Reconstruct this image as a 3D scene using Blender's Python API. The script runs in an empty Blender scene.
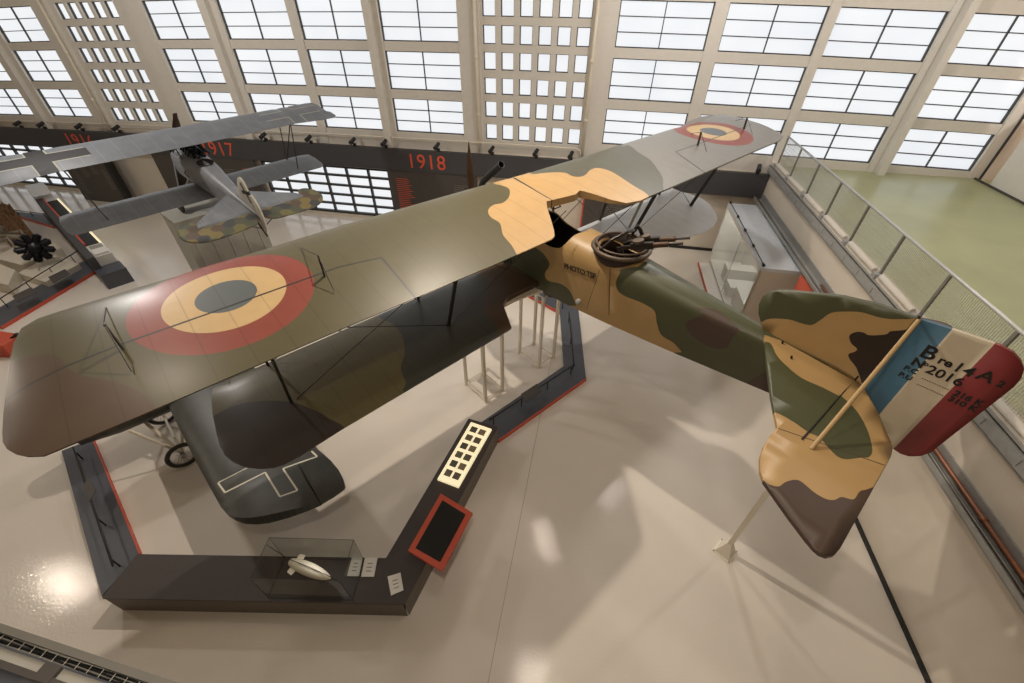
import bpy, bmesh, math, random
from mathutils import Vector, Matrix, geometry
random.seed(4)
PI = math.pi
sc = bpy.context.scene
COL = sc.collection
sc.view_settings.view_transform = 'Standard'
sc.view_settings.look = 'None'
sc.view_settings.gamma = 1.0
sc.view_settings.use_curve_mapping = False
sc.view_settings.exposure = 0.0

# ------------------------------------------------------------------ camera
CH = 8.15
FPX, PITCH, ROLL = 418.65, 0.68965, 0.00925
cp, sp, cr, sr = math.cos(PITCH), math.sin(PITCH), math.cos(ROLL), math.sin(ROLL)
R0, U0, F0 = Vector((1, 0, 0)), Vector((0, sp, cp)), Vector((0, cp, -sp))
RC = R0 * cr + U0 * sr
UC = U0 * cr - R0 * sr
cam_d = bpy.data.cameras.new('camera')
cam = bpy.data.objects.new('camera', cam_d)
COL.objects.link(cam)
cam_d.sensor_width = 36.0
cam_d.lens = FPX / 1024 * 36
cam_d.clip_start = 0.05
cam.matrix_world = Matrix((( RC.x, UC.x, -F0.x, 0), (RC.y, UC.y, -F0.y, 0), (RC.z, UC.z, -F0.z, CH), (0, 0, 0, 1)))
sc.camera = cam
EYE = Vector((0, 0, CH))

def ray(x, y):
    return (RC * ((x - 512) / FPX) + UC * (-(y - 341.5) / FPX) + F0)

YAW = 0.195
D1 = Vector((math.cos(YAW), -math.sin(YAW), 0))
D2 = Vector((math.sin(YAW), math.cos(YAW), 0))
def W(u, v, z):
    return D1 * u + D2 * v + Vector((0, 0, z))
def PZ(x, y, z):                       # where the line of sight meets height z
    d = ray(x, y); return EYE + d * ((z - CH) / d.z)
def UV(p):
    return (p.dot(D1), p.dot(D2))
def FL(x, y, z=0):
    return UV(PZ(x, y, z))
def PV(x, y, v):                       # ... meets the plane v
    d = ray(x, y); p = EYE + d * (v / d.dot(D2)); return (p.dot(D1), p.z)
def PU(x, y, u):
    d = ray(x, y); p = EYE + d * (u / d.dot(D1)); return (p.dot(D2), p.z)

# ------------------------------------------------------------------ materials
def lin(h):
    h = h.lstrip('#'); o = []
    for i in (0, 2, 4):
        c = int(h[i:i+2], 16) / 255
        o.append(c / 12.92 if c <= 0.04045 else ((c + 0.055) / 1.055) ** 2.4)
    return tuple(o) + (1,)

def mat(name, col, rough=0.6, metal=0.0, var=0.06, scale=6.0, bump=0.0, bscale=60.0, spec=0.5, emit=0, ribs=None, coat=0):
    m = bpy.data.materials.new(name); m.use_nodes = True
    nt = m.node_tree; b = nt.nodes['Principled BSDF']
    c = lin(col)
    b.inputs['Roughness'].default_value = rough
    b.inputs['Metallic'].default_value = metal
    b.inputs['Specular IOR Level'].default_value = spec
    if coat: b.inputs['Coat Weight'].default_value = coat; b.inputs['Coat Roughness'].default_value = 0.28
    tc = nt.nodes.new('ShaderNodeTexCoord')
    src = None
    if var:
        n = nt.nodes.new('ShaderNodeTexNoise'); n.inputs['Scale'].default_value = scale; n.inputs['Detail'].default_value = 5
        nt.links.new(tc.outputs['Object'], n.inputs['Vector'])
        mx = nt.nodes.new('ShaderNodeMix'); mx.data_type = 'RGBA'
        mx.inputs[6].default_value = tuple(max(0, x * (1 - 2.2 * var)) for x in c[:3]) + (1,)
        mx.inputs[7].default_value = tuple(min(1, x * (1 + 2.2 * var)) for x in c[:3]) + (1,)
        nt.links.new(n.outputs['Fac'], mx.inputs[0])
        src = mx.outputs[2]
    if ribs:
        ax, pitch, width, dark = ribs
        sx = nt.nodes.new('ShaderNodeSeparateXYZ'); nt.links.new(tc.outputs['Object'], sx.inputs[0])
        d = nt.nodes.new('ShaderNodeMath'); d.operation = 'DIVIDE'; d.inputs[1].default_value = pitch
        nt.links.new(sx.outputs[ax], d.inputs[0])
        f = nt.nodes.new('ShaderNodeMath'); f.operation = 'FRACT'; nt.links.new(d.outputs[0], f.inputs[0])
        l = nt.nodes.new('ShaderNodeMath'); l.operation = 'LESS_THAN'; l.inputs[1].default_value = width / pitch
        nt.links.new(f.outputs[0], l.inputs[0])
        m2 = nt.nodes.new('ShaderNodeMix'); m2.data_type = 'RGBA'; m2.blend_type = 'MULTIPLY'
        nt.links.new(l.outputs[0], m2.inputs[0])
        if src: nt.links.new(src, m2.inputs[6])
        else: m2.inputs[6].default_value = c
        m2.inputs[7].default_value = (dark, dark, dark, 1)
        src = m2.outputs[2]
    if src: nt.links.new(src, b.inputs['Base Color'])
    else: b.inputs['Base Color'].default_value = c
    if bump:
        n = nt.nodes.new('ShaderNodeTexNoise'); n.inputs['Scale'].default_value = bscale; n.inputs['Detail'].default_value = 3
        nt.links.new(tc.outputs['Object'], n.inputs['Vector'])
        bp = nt.nodes.new('ShaderNodeBump'); bp.inputs['Strength'].default_value = bump; bp.inputs['Distance'].default_value = 0.02
        nt.links.new(n.outputs['Fac'], bp.inputs['Height']); nt.links.new(bp.outputs[0], b.inputs['Normal'])
    if emit:
        b.inputs['Emission Color'].default_value = c; b.inputs['Emission Strength'].default_value = emit
    return m

M = {}
M['floor'] = mat('floor_resin', '#ddd6cc', 0.10, var=0.02, scale=1.2, bump=0.10, bscale=26, spec=0.45)
M['green_floor'] = mat('green_linoleum', '#a5a981', 0.32, var=0.1, scale=.8)
M['wall'] = mat('warm_plaster', '#d5ccbe', 0.75, var=0.03, scale=2)
M['back_wall'] = mat('tan_plaster', '#8c7d68', 0.8, var=0.03)
M['wall_white'] = mat('white_plaster', '#dcd8cf', 0.7, var=0.02)
M['steel_beam'] = mat('cream_painted_steel', '#dad6ce', 0.55, var=0.03)
M['mullion'] = mat('dark_window_bar', '#3a3a3a', 0.5, var=0)
M['black'] = mat('black_paint', '#17181a', 0.5, var=0.05)
M['band'] = mat('anthracite_board', '#434346', 0.6, var=0.04)
M['skirting'] = mat('black_skirting', '#222220', 0.6, var=0.0)
M['orange'] = mat('orange_red_paint', '#c4533c', 0.55, var=0.03)
M['orange_text'] = mat('orange_lettering', '#dd5a40', 0.5, var=0)
M['panel'] = mat('graphite_panel', '#4a4643', 0.55, var=0.05)
M['plinth'] = mat('dark_brown_plinth', '#3f3735', 0.5, var=0.06)
M['plinth_side'] = mat('grey_brown_plinth_side', '#6a6156', 0.55, var=0.05)
M['barrier'] = mat('slate_barrier', '#4b4f58', 0.4, var=0.05)
M['metal'] = mat('galvanised_metal', '#a7a8a6', 0.42, 0.3, var=0.08, scale=10)
M['rail'] = mat('brushed_steel', '#b9bab8', 0.4, 0.4, var=0.04)
M['post'] = mat('grey_rail_post', '#86847e', 0.45, 0.5, var=0.04)
M['white_paint'] = mat('white_painted_steel', '#e4dccb', 0.45, var=0.02)
M['white'] = mat('white_board', '#e6e3dc', 0.5, var=0.02)
M['roofwhite'] = mat('pale_blue_board', '#d5dbe2', 0.5, var=0.03)
M['greyboard'] = mat('grey_board', '#a3a198', 0.55, var=0.03)
M['cream'] = mat('cream_plinth', '#d6cebd', 0.6, var=0.03)
M['brown'] = mat('rusty_brown', '#6f5236', 0.85, var=0.22, scale=14, bump=0.8, bscale=18)
M['rubble'] = mat('grey_wreck_metal', '#8d8272', 0.6, 0.4, var=0.2, scale=18)
M['card'] = mat('white_card', '#dad7d0', 0.6, var=0)
M['ink'] = mat('grey_print', '#6d6a66', 0.7, var=0)
M['screen'] = mat('black_carpet_panel', '#131311', 0.8, var=0.1, scale=60)
M['lightbox'] = mat('lit_cream_panel', '#f3e6bd', 0.5, var=0, emit=0.75)
M['orange_wall'] = mat('apricot_wall', '#dca878', 0.7, var=0.03)
M['padding'] = mat('white_padding', '#cfcac0', 0.7, var=0.03)
M['rubber'] = mat('dark_rubber', '#3a3632', 0.6, var=0.05)
M['copper'] = mat('copper_pipe', '#9a6a52', 0.45, 0.6, var=0.08)
M['red_lectern'] = mat('red_painted_board', '#b8523c', 0.5, var=0.03)
def photo_mat(i):
    return mat('dark_photograph_print_%s' % 'abcdefghijkl'[i], ['#5b5a4e', '#8d7f66', '#77705c', '#6c6554'][i % 4], 0.5, var=0.45, scale=70)
# pane of daylight: translucent white glazing, bright because of the sky behind it
def pane_mat():
    m = bpy.data.materials.new('sky_bright_glazing'); m.use_nodes = True
    nt = m.node_tree; b = nt.nodes['Principled BSDF']
    b.inputs['Base Color'].default_value = (.08, .085, .09, 1); b.inputs['Roughness'].default_value = 0.35
    tc = nt.nodes.new('ShaderNodeTexCoord'); n = nt.nodes.new('ShaderNodeTexNoise'); n.inputs['Scale'].default_value = 0.5
    nt.links.new(tc.outputs['Object'], n.inputs['Vector'])
    r = nt.nodes.new('ShaderNodeValToRGB')
    r.color_ramp.elements[0].position = 0.3; r.color_ramp.elements[0].color = (.88, .91, .95, 1)
    r.color_ramp.elements[1].position = 0.7; r.color_ramp.elements[1].color = (.97, .985, 1, 1)
    nt.links.new(n.outputs['Fac'], r.inputs[0]); nt.links.new(r.outputs[0], b.inputs['Emission Color'])
    b.inputs['Emission Strength'].default_value = 0.92
    return m
M['pane'] = pane_mat()
def glass_mat(name='clear_glass', tint=(1, 1, 1, 1)):
    m = bpy.data.materials.new(name); m.use_nodes = True
    nt = m.node_tree; nt.nodes.clear()
    o = nt.nodes.new('ShaderNodeOutputMaterial'); t = nt.nodes.new('ShaderNodeBsdfTransparent'); g = nt.nodes.new('ShaderNodeBsdfGlossy')
    t.inputs[0].default_value = tint; g.inputs['Roughness'].default_value = 0.03
    lw_ = nt.nodes.new('ShaderNodeLayerWeight'); lw_.inputs[0].default_value = .25
    f = nt.nodes.new('ShaderNodeMath'); f.operation = 'MULTIPLY'; f.inputs[1].default_value = .16; nt.links.new(lw_.outputs['Facing'], f.inputs[0])
    mx = nt.nodes.new('ShaderNodeMixShader')
    nt.links.new(f.outputs[0], mx.inputs[0]); nt.links.new(t.outputs[0], mx.inputs[1]); nt.links.new(g.outputs[0], mx.inputs[2])
    nt.links.new(mx.outputs[0], o.inputs[0])
    return m
M['glass'] = glass_mat('clear_glass', (.93, .94, .93, 1))

# Breguet paints, with light put into pale, grey and olive2
RB = (1, 0.36, 0.014, 0.78)
RG = 0.5
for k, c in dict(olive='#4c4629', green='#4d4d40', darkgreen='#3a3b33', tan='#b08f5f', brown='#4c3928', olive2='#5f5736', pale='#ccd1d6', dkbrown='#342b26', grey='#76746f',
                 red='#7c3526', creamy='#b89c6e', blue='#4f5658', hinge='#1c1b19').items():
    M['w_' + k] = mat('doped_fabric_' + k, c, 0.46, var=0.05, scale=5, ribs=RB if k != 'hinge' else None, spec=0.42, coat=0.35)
for k, c in dict(green='#474931', tan='#a5875a', brown='#46372e', dark='#2a2220').items():
    M['f_' + k] = mat('doped_plywood_' + k, c, 0.42, var=0.05, scale=4)
M['under'] = mat('clear_doped_underside', '#b39b6b', 0.6, var=0.05)
M['r_blue'] = mat('rudder_blue', '#3b6076', 0.6, var=0.04)
M['r_white'] = mat('rudder_white', '#bfb39c', 0.6, var=0.04)
M['r_red'] = mat('rudder_red', '#7e2b2c', 0.6, var=0.04)
M['letter'] = mat('black_lettering', '#191614', 0.6, var=0)
M['strut'] = mat('dark_strut', '#2e2d26', 0.45, var=0.05)
M['tanstrut'] = mat('tan_strut', '#a5895c', 0.5, var=0.05)
M['wire'] = mat('bracing_wire', '#2c2a26', 0.4, 0.5, var=0)
M['gun'] = mat('gunmetal', '#35302c', 0.35, 0.6, var=0.12, scale=25)
M['gunbrown'] = mat('worn_bronze', '#4a382a', 0.4, 0.5, var=0.15, scale=30)
M['ring'] = mat('weathered_ring_metal', '#5e5146', 0.5, 0.4, var=0.12, scale=15)
M['skirt'] = mat('dark_leather', '#33241e', 0.6, var=0.1)
M['cockpit'] = mat('dark_cockpit_lining', '#17120f', 0.8, var=0.1)
M['wood'] = mat('laminated_wood', '#3c2b20', 0.35, var=0.12, scale=12)
# German paints
M['g_grey'] = mat('mottled_grey_fabric', '#7a7f86', 0.45, var=0.13, scale=3.5, ribs=(1, 0.42, 0.02, 1.25))
M['g_fus'] = mat('mottled_grey_plywood', '#80848a', 0.4, var=0.10, scale=4)
M['g_white'] = mat('aged_white_fabric', '#bdb8ad', 0.6, var=0.04)
M['g_black'] = mat('black_cross_paint', '#26262a', 0.6, var=0)
M['g_line'] = mat('pale_cross_outline', '#b5b4a8', 0.6, var=0)
M['engine'] = mat('oily_engine_metal', '#26262a', 0.35, 0.6, var=0.2, scale=15)
M['lz_a'] = mat('lozenge_ochre', '#7d7048', 0.6, var=0.05)
M['lz_b'] = mat('lozenge_green', '#55584a', 0.6, var=0.05)
M['lz_c'] = mat('lozenge_brown', '#5e5045', 0.6, var=0.05)
M['lz_d'] = mat('lozenge_slate', '#47494b', 0.6, var=0.05)
M['lz_e'] = mat('lozenge_olive', '#6f6c48', 0.6, var=0.05)
M['j_skin'] = mat('corrugated_dark_skin', '#3e403c', 0.42, 0.15, var=0.12, scale=4)
M['j_white'] = mat('white_cross_outline', '#d9d5c6', 0.6, var=0)
M['model'] = mat('ribbed_airship_fabric', '#ece2cf', 0.5, var=0.03)

# ------------------------------------------------------------------ mesh helpers
def link(name, me, parent=None, loc=None):
    o = bpy.data.objects.new(name, me); COL.objects.link(o)
    if parent: o.parent = parent
    if loc: o.location = loc
    return o
def tag(o, label=None, cat=None, group=None, kind=None):
    if label: o['label'] = label
    if cat: o['category'] = cat
    if group: o['group'] = group
    if kind: o['kind'] = kind
    return o
def empty(name, loc, label, cat, group=None, rot=None):
    o = bpy.data.objects.new(name, None); COL.objects.link(o); o.location = loc
    o.empty_display_size = .2
    if rot: o.rotation_euler = rot
    return tag(o, label, cat, group)

class MB:
    """collects shapes into one mesh"""
    def __init__(s): s.v = []; s.f = []; s.m = []; s.mats = []; s.cur = 0; s.sm = []; s.smooth = False
    def use(s, m, smooth=False):
        if m not in s.mats: s.mats.append(m)
        s.cur = s.mats.index(m); s.smooth = smooth; return s
    def face(s, idx): s.f.append(idx); s.m.append(s.cur); s.sm.append(s.smooth)
    def hexa(s, p):      # 8 points: bottom ring 0-3, top ring 4-7
        b = len(s.v); s.v += [Vector(q) for q in p]
        for q in ((3, 2, 1, 0), (4, 5, 6, 7), (0, 1, 5, 4), (1, 2, 6, 5), (2, 3, 7, 6), (3, 0, 4, 7)): s.face([b + i for i in q])
        return s
    def box(s, x0, x1, y0, y1, z0, z1, fn=None):
        p = [(x0, y0, z0), (x1, y0, z0), (x1, y1, z0), (x0, y1, z0), (x0, y0, z1), (x1, y0, z1), (x1, y1, z1), (x0, y1, z1)]
        return s.hexa([fn(*q) for q in p] if fn else p)
    def prism(s, poly, z0, z1, fn=None, top_shift=None):
        b = len(s.v); n = len(poly)
        fn = fn or (lambda x, y, z: Vector((x, y, z)))
        s.v += [Vector(fn(x, y, z0)) for x, y in poly]
        s.v += [Vector(fn(x, y, z1)) for x, y in (top_shift or poly)]
        s.face([b + i for i in range(n)][::-1]); s.face([b + n + i for i in range(n)])
        for i in range(n): s.face([b + i, b + (i + 1) % n, b + n + (i + 1) % n, b + n + i])
        return s
    def tube(s, pts, r, n=8, caps=True, r2=None):
        pts = [Vector(p) for p in pts]; b = len(s.v); k = len(pts)
        for i, p in enumerate(pts):
            d = (pts[min(i + 1, k - 1)] - pts[max(i - 1, 0)]).normalized()
            a = d.orthogonal().normalized() if i == 0 else (a - d * a.dot(d)).normalized()
            c = d.cross(a)
            rr = r if r2 is None else r + (r2 - r) * i / (k - 1)
            if isinstance(rr, (list, tuple)): rr = rr[i]
            for j in range(n):
                t = 2 * PI * j / n; s.v.append(p + (a * math.cos(t) + c * math.sin(t)) * rr)
        for i in range(k - 1):
            for j in range(n):
                s.face([b + i * n + j, b + i * n + (j + 1) % n, b + (i + 1) * n + (j + 1) % n, b + (i + 1) * n + j])
        if caps:
            s.face([b + j for j in range(n)][::-1]); s.face([b + (k - 1) * n + j for j in range(n)])
        return s
    def flat_strut(s, a, c, wide, thick, wdir, n=10):
        a, c = Vector(a), Vector(c); d = (c - a).normalized(); w = Vector(wdir); w = (w - d * w.dot(d)).normalized(); t = d.cross(w)
        b = len(s.v)
        for p in (a, c):
            for j in range(n):
                q = 2 * PI * j / n; s.v.append(p + w * (math.cos(q) * wide / 2) + t * (math.sin(q) * thick / 2))
        for j in range(n): s.face([b + j, b + (j + 1) % n, b + n + (j + 1) % n, b + n + j])
        s.face([b + j for j in range(n)][::-1]); s.face([b + n + j for j in range(n)])
        return s
    def lathe(s, prof, origin, axis, n=24, closed=False):
        o = Vector(origin); ax = Vector(axis).normalized(); a = ax.orthogonal().normalized(); c = ax.cross(a); b = len(s.v)
        for r, h in prof:
            for j in range(n):
                t = 2 * PI * j / n; s.v.append(o + ax * h + (a * math.cos(t) + c * math.sin(t)) * r)
        k = len(prof)
        for i in range(k if closed else k - 1):
            for j in range(n):
                i2 = (i + 1) % k
                s.face([b + i * n + j, b + i * n + (j + 1) % n, b + i2 * n + (j + 1) % n, b + i2 * n + j])
        if not closed:
            s.face([b + j for j in range(n)][::-1]); s.face([b + (k - 1) * n + j for j in range(n)])
        return s
    def torus(s, o, axis, R, r, n=32, k=8):
        return s.lathe([(R + r * math.cos(2 * PI * i / k), r * math.sin(2 * PI * i / k)) for i in range(k)], o, axis, n, True)
    def build(s, name, m=None, parent=None, loc=None, fix=True):
        me = bpy.data.meshes.new(name)
        off = Vector(loc) if (loc is not None and parent is None) else Vector((0, 0, 0))
        me.from_pydata([v - off for v in s.v], [], s.f)
        if m is not None:
            me.materials.append(m)
            me.polygons.foreach_set('use_smooth', s.sm)
        else:
            for x in s.mats: me.materials.append(x)
            me.polygons.foreach_set('material_index', s.m); me.polygons.foreach_set('use_smooth', s.sm)
        if fix:
            bm = bmesh.new(); bm.from_mesh(me); bmesh.ops.recalc_face_normals(bm, faces=bm.faces); bm.to_mesh(me); bm.free()
        me.update()
        o = link(name, me, parent)
        if loc is not None and parent is None: o.location = loc
        return o
def smooth(o, angle=0.7):
    me = o.data
    me.polygons.foreach_set('use_smooth', [True] * len(me.polygons))
    me.set_sharp_from_angle(angle=angle)
    return o
def bevel(o, w=0.01, seg=2):
    md = o.modifiers.new('bevel', 'BEVEL'); md.width = w; md.segments = seg; md.limit_method = 'ANGLE'; md.angle_limit = 0.6
    return o
def local(root):
    """maps world points to the frame of an Empty that only sits at a place"""
    L = Vector(root.location)
    return lambda p: Vector(p) - L
def struct(o): o['kind'] = 'structure'; return o

def text_obj(name, body, size, mtx, m, parent=None, depth=0.004, bold=0.0, shear=0.0, align='LEFT', spacing=1.0):
    cu = bpy.data.curves.new('lettering_curve', 'FONT'); cu.body = body; cu.size = size; cu.extrude = depth; cu.offset = bold; cu.shear = shear
    cu.align_x = align; cu.space_character = spacing; cu.resolution_u = 4
    t = bpy.data.objects.new('lettering_source', cu); COL.objects.link(t)
    bpy.context.view_layer.update()
    me = bpy.data.meshes.new_from_object(t.evaluated_get(bpy.context.evaluated_depsgraph_get()))
    bpy.data.objects.remove(t); bpy.data.curves.remove(cu)
    me.transform(mtx); me.materials.clear(); me.materials.append(m)
    me.name = name
    return link(name, me, parent)

# ---- planar paint: constrained triangulation so every colour field is crisp
def catmull(pts, n=6, closed=True):
    out = []; k = len(pts)
    for i in range(k if closed else k - 1):
        p0, p1, p2, p3 = (pts[(i - 1) % k], pts[i], pts[(i + 1) % k], pts[(i + 2) % k]) if closed else (pts[max(i - 1, 0)], pts[i], pts[i + 1], pts[min(i + 2, k - 1)])
        for j in range(n):
            t = j / n
            out.append(tuple(0.5 * (2 * b + (c - a) * t + (2 * a - 5 * b + 4 * c - d) * t * t + (3 * b - a - 3 * c + d) * t ** 3) for a, b, c, d in zip(p0, p1, p2, p3)))
    if not closed: out.append(tuple(pts[-1]))
    return out
def inside(p, poly):
    x, y = p; c = False; j = len(poly) - 1
    for i in range(len(poly)):
        xi, yi = poly[i]; xj, yj = poly[j]
        if (yi > y) != (yj > y) and x < (xj - xi) * (y - yi) / (yj - yi) + xi: c = not c
        j = i
    return c
class Reg:
    def __init__(s, poly): s.p = poly; s.bb = (min(q[0] for q in poly), max(q[0] for q in poly), min(q[1] for q in poly), max(q[1] for q in poly))
    def has(s, q): return s.bb[0] <= q[0] <= s.bb[1] and s.bb[2] <= q[1] <= s.bb[3] and inside(q, s.p)
def circle(cx, cy, r, n=64, ry=None):
    return [(cx + r * math.cos(2 * PI * i / n), cy + (ry or r) * math.sin(2 * PI * i / n)) for i in range(n)]

def painted(outline, layers, base, top, bot, under, grid=0.2, holes=(), parts=None, split_lines=()):
    """layers: (polygon, material) painted in order.  parts: list of (name, polygon). Returns {part: MB}; part None is the body."""
    pts = []; edges = []
    def add(poly):
        b = len(pts); n = len(poly); pts.extend(Vector((x, y)) for x, y in poly)
        edges.extend((b + i, b + (i + 1) % n) for i in range(n))
    add(outline)
    R = [(Reg(p), m) for p, m in layers]; H = [Reg(p) for p in holes]; PR = [(n, Reg(p)) for n, p in (parts or [])]
    for r, _ in R: add(r.p)
    for r in H: add(r.p)
    for _, r in PR: add(r.p)
    O = Reg(outline)
    x0, x1, y0, y1 = O.bb
    gx, gy = (grid if isinstance(grid, tuple) else (grid, grid))
    x = x0 + gx / 2
    while x < x1:
        y = y0 + gy / 2
        while y < y1:
            if O.has((x, y)): pts.append(Vector((x, y)))
            y += gy
        x += gx
    vs, es, fs, *_ = geometry.delaunay_2d_cdt(pts, edges, [], 0, 1e-5)
    sets = {}
    for f in fs:
        c = sum((vs[i] for i in f), Vector((0, 0))) / len(f); c = (c.x, c.y)
        if not O.has(c) or any(h.has(c) for h in H): continue
        m = base
        for r, mm in R:
            if r.has(c): m = mm
        pn = None
        for n, r in PR:
            if r.has(c): pn = n
        sets.setdefault(pn, []).append((f, m))
    out = {}
    for pn, tris in sets.items():
        mb = MB(); it = {}; ib = {}; ed = {}
        def gt(i):
            if i not in it: it[i] = len(mb.v); mb.v.append(Vector(top(vs[i].x, vs[i].y)))
            return it[i]
        def gb(i):
            if i not in ib: ib[i] = len(mb.v); mb.v.append(Vector(bot(vs[i].x, vs[i].y)))
            return ib[i]
        for f, m in tris:
            mb.use(m, True); mb.face([gt(i) for i in f])
            mb.use(m if under is None else under, True); mb.face([gb(i) for i in f][::-1])
            for i in range(len(f)):
                a, b = f[i], f[(i + 1) % len(f)]
                k = (min(a, b), max(a, b)); ed.setdefault(k, []).append((a, b, m))
        for k, l in ed.items():
            if len(l) == 1:
                a, b, m = l[0]; mb.use(m, False); mb.face([gt(b), gt(a), gb(a), gb(b)])
        out[pn] = mb
    return out

# =================================================================== SETTING
def wbox(mb, u0, u1, v0, v1, z0, z1, fn=None):
    f = fn or (lambda u, v, z: W(u, v, z))
    return mb.box(u0, u1, v0, v1, z0, z1, f)
SW = 6.05            # side wall plane (u)
WV = 17.25           # facade plane (v)
MZ = 3.5             # mezzanine floor
TOP = 18.0
mb = MB(); wbox(mb, -34, SW + .3, -7, 17.6, -.3, 0); struct(mb.build('floor', M['floor']))
for i, u in enumerate((-.63,)):
    mb = MB(); wbox(mb, u - .004, u + .004, -6, 17, 0, .0012); struct(mb.build('trim_%d' % (i + 2), M['post']))
mb = MB(); wbox(mb, -34, 20, -7, 17.6, TOP, TOP + .2); struct(mb.build('ceiling', M['back_wall']))
mb = MB(); wbox(mb, -34, 20, -7.2, -7, 0, TOP); struct(mb.build('wall_front', M['back_wall']))
mb = MB(); wbox(mb, -34.2, -34, -7, 17.6, 0, TOP); struct(mb.build('wall_left', M['wall']))
mb = MB(); wbox(mb, 20, 20.2, -7, 17.6, MZ, TOP); struct(mb.build('wall_right_far', M['wall']))

# facade: the rows of glazing rise very slightly towards the middle bays
def bowz(u, z):
    if z < 2.9: return z
    zc = min(z, 9.8)
    return z + (-5.9e-4 * u * u - .0054 * u) * (1 + .22 * (zc - 3.86))
def fac(u, v, z): return W(u, v, bowz(u, z))
BAYS = [(-29.1, -26.36), (-25.70, -23.27), (-17.93, -15.26), (-14.66, -11.81), (-11.46, -8.75), (-8.28, -5.42), (-.03, 2.81), (3.22, 6.03), (6.31, 9.17), (9.62, 12.27)]
GRIDS = [(-22.5, -18.75), (-4.66, -.84)]
GCOL = {-22.5: (-22.22, .605, .475, 5), -4.66: (-4.57, .648, .455, 6)}
ROWS = [(3.86, 5.05), (5.35, 6.57), (6.86, 8.10), (8.42, 9.6)]
GROWS = []
for y0, y1 in ((142.3, 126.8), (119.8, 104), (97, 80.3), (72.5, 54.2), (46.5, 27), (18.5, -2.5)):
    uu, z0 = PV(520, y0, WV + .12); z1 = PV(520, y1, WV + .12)[1]; GROWS.append((z0 + .02 , z1 + .02))
GROWS.append((8.75, 9.35))
wall = MB().use(M['steel_beam'])
xs = sorted([e for b in BAYS for e in b] + [e for g in GRIDS for e in g] + [-34, 12.6])
solid = []
for a, b in zip(xs[:-1], xs[1:]):
    if not any(abs(a - p[0]) < .01 and abs(b - p[1]) < .01 for p in BAYS + GRIDS): solid.append((a, b))
for a, b in solid:
    z0 = 3.2 if b < 6.1 else MZ
    wbox(wall, a, b, WV, 17.6, z0, 10, fac)
    wid = b - a
    if wid < .75 and wid > .42 and a < 9.5:      # projecting fins
        if a < -6: wbox(wall, a, a + wid * .55, WV - .22, WV + .01, z0, 10, fac)
        else: wbox(wall, a + wid * .48, b - .02, WV - .32, WV + .01, z0 - .0, 10, fac)
for a, b in BAYS:
    zs = [3.2 if b < 6.1 else MZ] + [z for r in ROWS for z in r] + [10]
    for z0, z1 in zip(zs[0::2], zs[1::2]): wbox(wall, a, b, WV + .04, 17.6, z0, z1, fac)
gridcols = {}
for g0, g1 in GRIDS:
    c0, p, cw, cn = GCOL[g0]; cols = [(c0 + i * p, c0 + i * p + cw) for i in range(cn)]
    gridcols[g0] = cols
    zs = [3.2] + [z for r in GROWS for z in r] + [10]
    for z0, z1 in zip(zs[0::2], zs[1::2]): wbox(wall, g0, g1, WV + .12, 17.6, z0, z1, fac)
    us = [g0] + [u for c in cols for u in c] + [g1]
    for r0, r1 in GROWS:
        for a, b in zip(us[0::2], us[1::2]):
            if b - a > .01: wbox(wall, a, b, WV + .12, 17.6, r0, r1, fac)
wbox(wall, -34, 20, WV, 17.6, 17.4, TOP + .6)
wbox(wall, -34, 20, WV, 17.6, 9.95, 10.25, fac)
for a, b in solid: wbox(wall, a, b, WV, 17.6, 10.2, 17.4)
struct(wall.build('wall_back'))
wn = 0
def window(u0, u1, z0, z1, cells, fr=.03, bar=.028, depth=.12, v=WV + .1):
    """one window: dark frame with bars, one bright pane behind"""
    global wn
    wn += 1
    f = MB()
    wbox(f, u0, u1, v, v + depth, z0, z0 + fr, fac); wbox(f, u0, u1, v, v + depth, z1 - fr, z1, fac)
    wbox(f, u0, u0 + fr, v, v + depth, z0 + fr, z1 - fr, fac); wbox(f, u1 - fr, u1, v, v + depth, z0 + fr, z1 - fr, fac)
    nx, nz = cells
    for i in range(1, nx):
        u = u0 + (u1 - u0) * i / nx; wbox(f, u - bar / 2, u + bar / 2, v + .02, v + depth, z0 + fr, z1 - fr, fac)
    for i in range(1, nz):
        z = z0 + (z1 - z0) * i / nz; wbox(f, u0 + fr, u1 - fr, v + .03, v + depth, z - bar / 2, z + bar / 2, fac)
    o = struct(f.build('window_%d' % wn, M['mullion']))
    p = MB(); wbox(p, u0 + .01, u1 - .01, v + depth - .03, v + depth - .01, z0 + .01, z1 - .01, fac)
    p.build('glass_pane', M['pane'], o)
    return o
for u0, u1 in BAYS:
    for z0, z1 in ROWS: window(u0, u1, z0, z1, (2, 3))
for u0, u1 in BAYS: window(u0, u1, 10.1, 17.4, (2, 15), fr=.12, bar=.10)
for g0, g1 in GRIDS: window(g0, g1, 10.1, 17.4, (6, 10), fr=.2, bar=.24)
for g0, cols in gridcols.items():
    for z0, z1 in GROWS:
        for u0, u1 in cols: window(u0, u1, z0, z1, (1, 1), fr=.024, v=WV + .2)

# lower storey of the facade: plaster piers and long dark-barred windows
LOW = [(-33.5, -24.0), (-15.2, -8.92)]
lw = MB().use(M['wall'])
for a, b in ((-34, -33.5), (-24.0, -15.2), (-8.92, 6.3)): wbox(lw, a, b, WV, 17.6, 0, 3.25)
for a, b in LOW: wbox(lw, a, b, WV, 17.6, 2.32, 3.25); wbox(lw, a, b, WV, 17.6, 0, .12)
struct(lw.build('wall_back_lower'))
for a, b in LOW:
    n = round((b - a) / 1.0)
    window(a, b, .12, 2.32, (n, 5), fr=.1, bar=.09, depth=.16, v=WV + .05)
mb = MB(); wbox(mb, -8.9, SW, WV - .03, WV, 0, .12); struct(mb.build('baseboard_back', M['skirting']))

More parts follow.
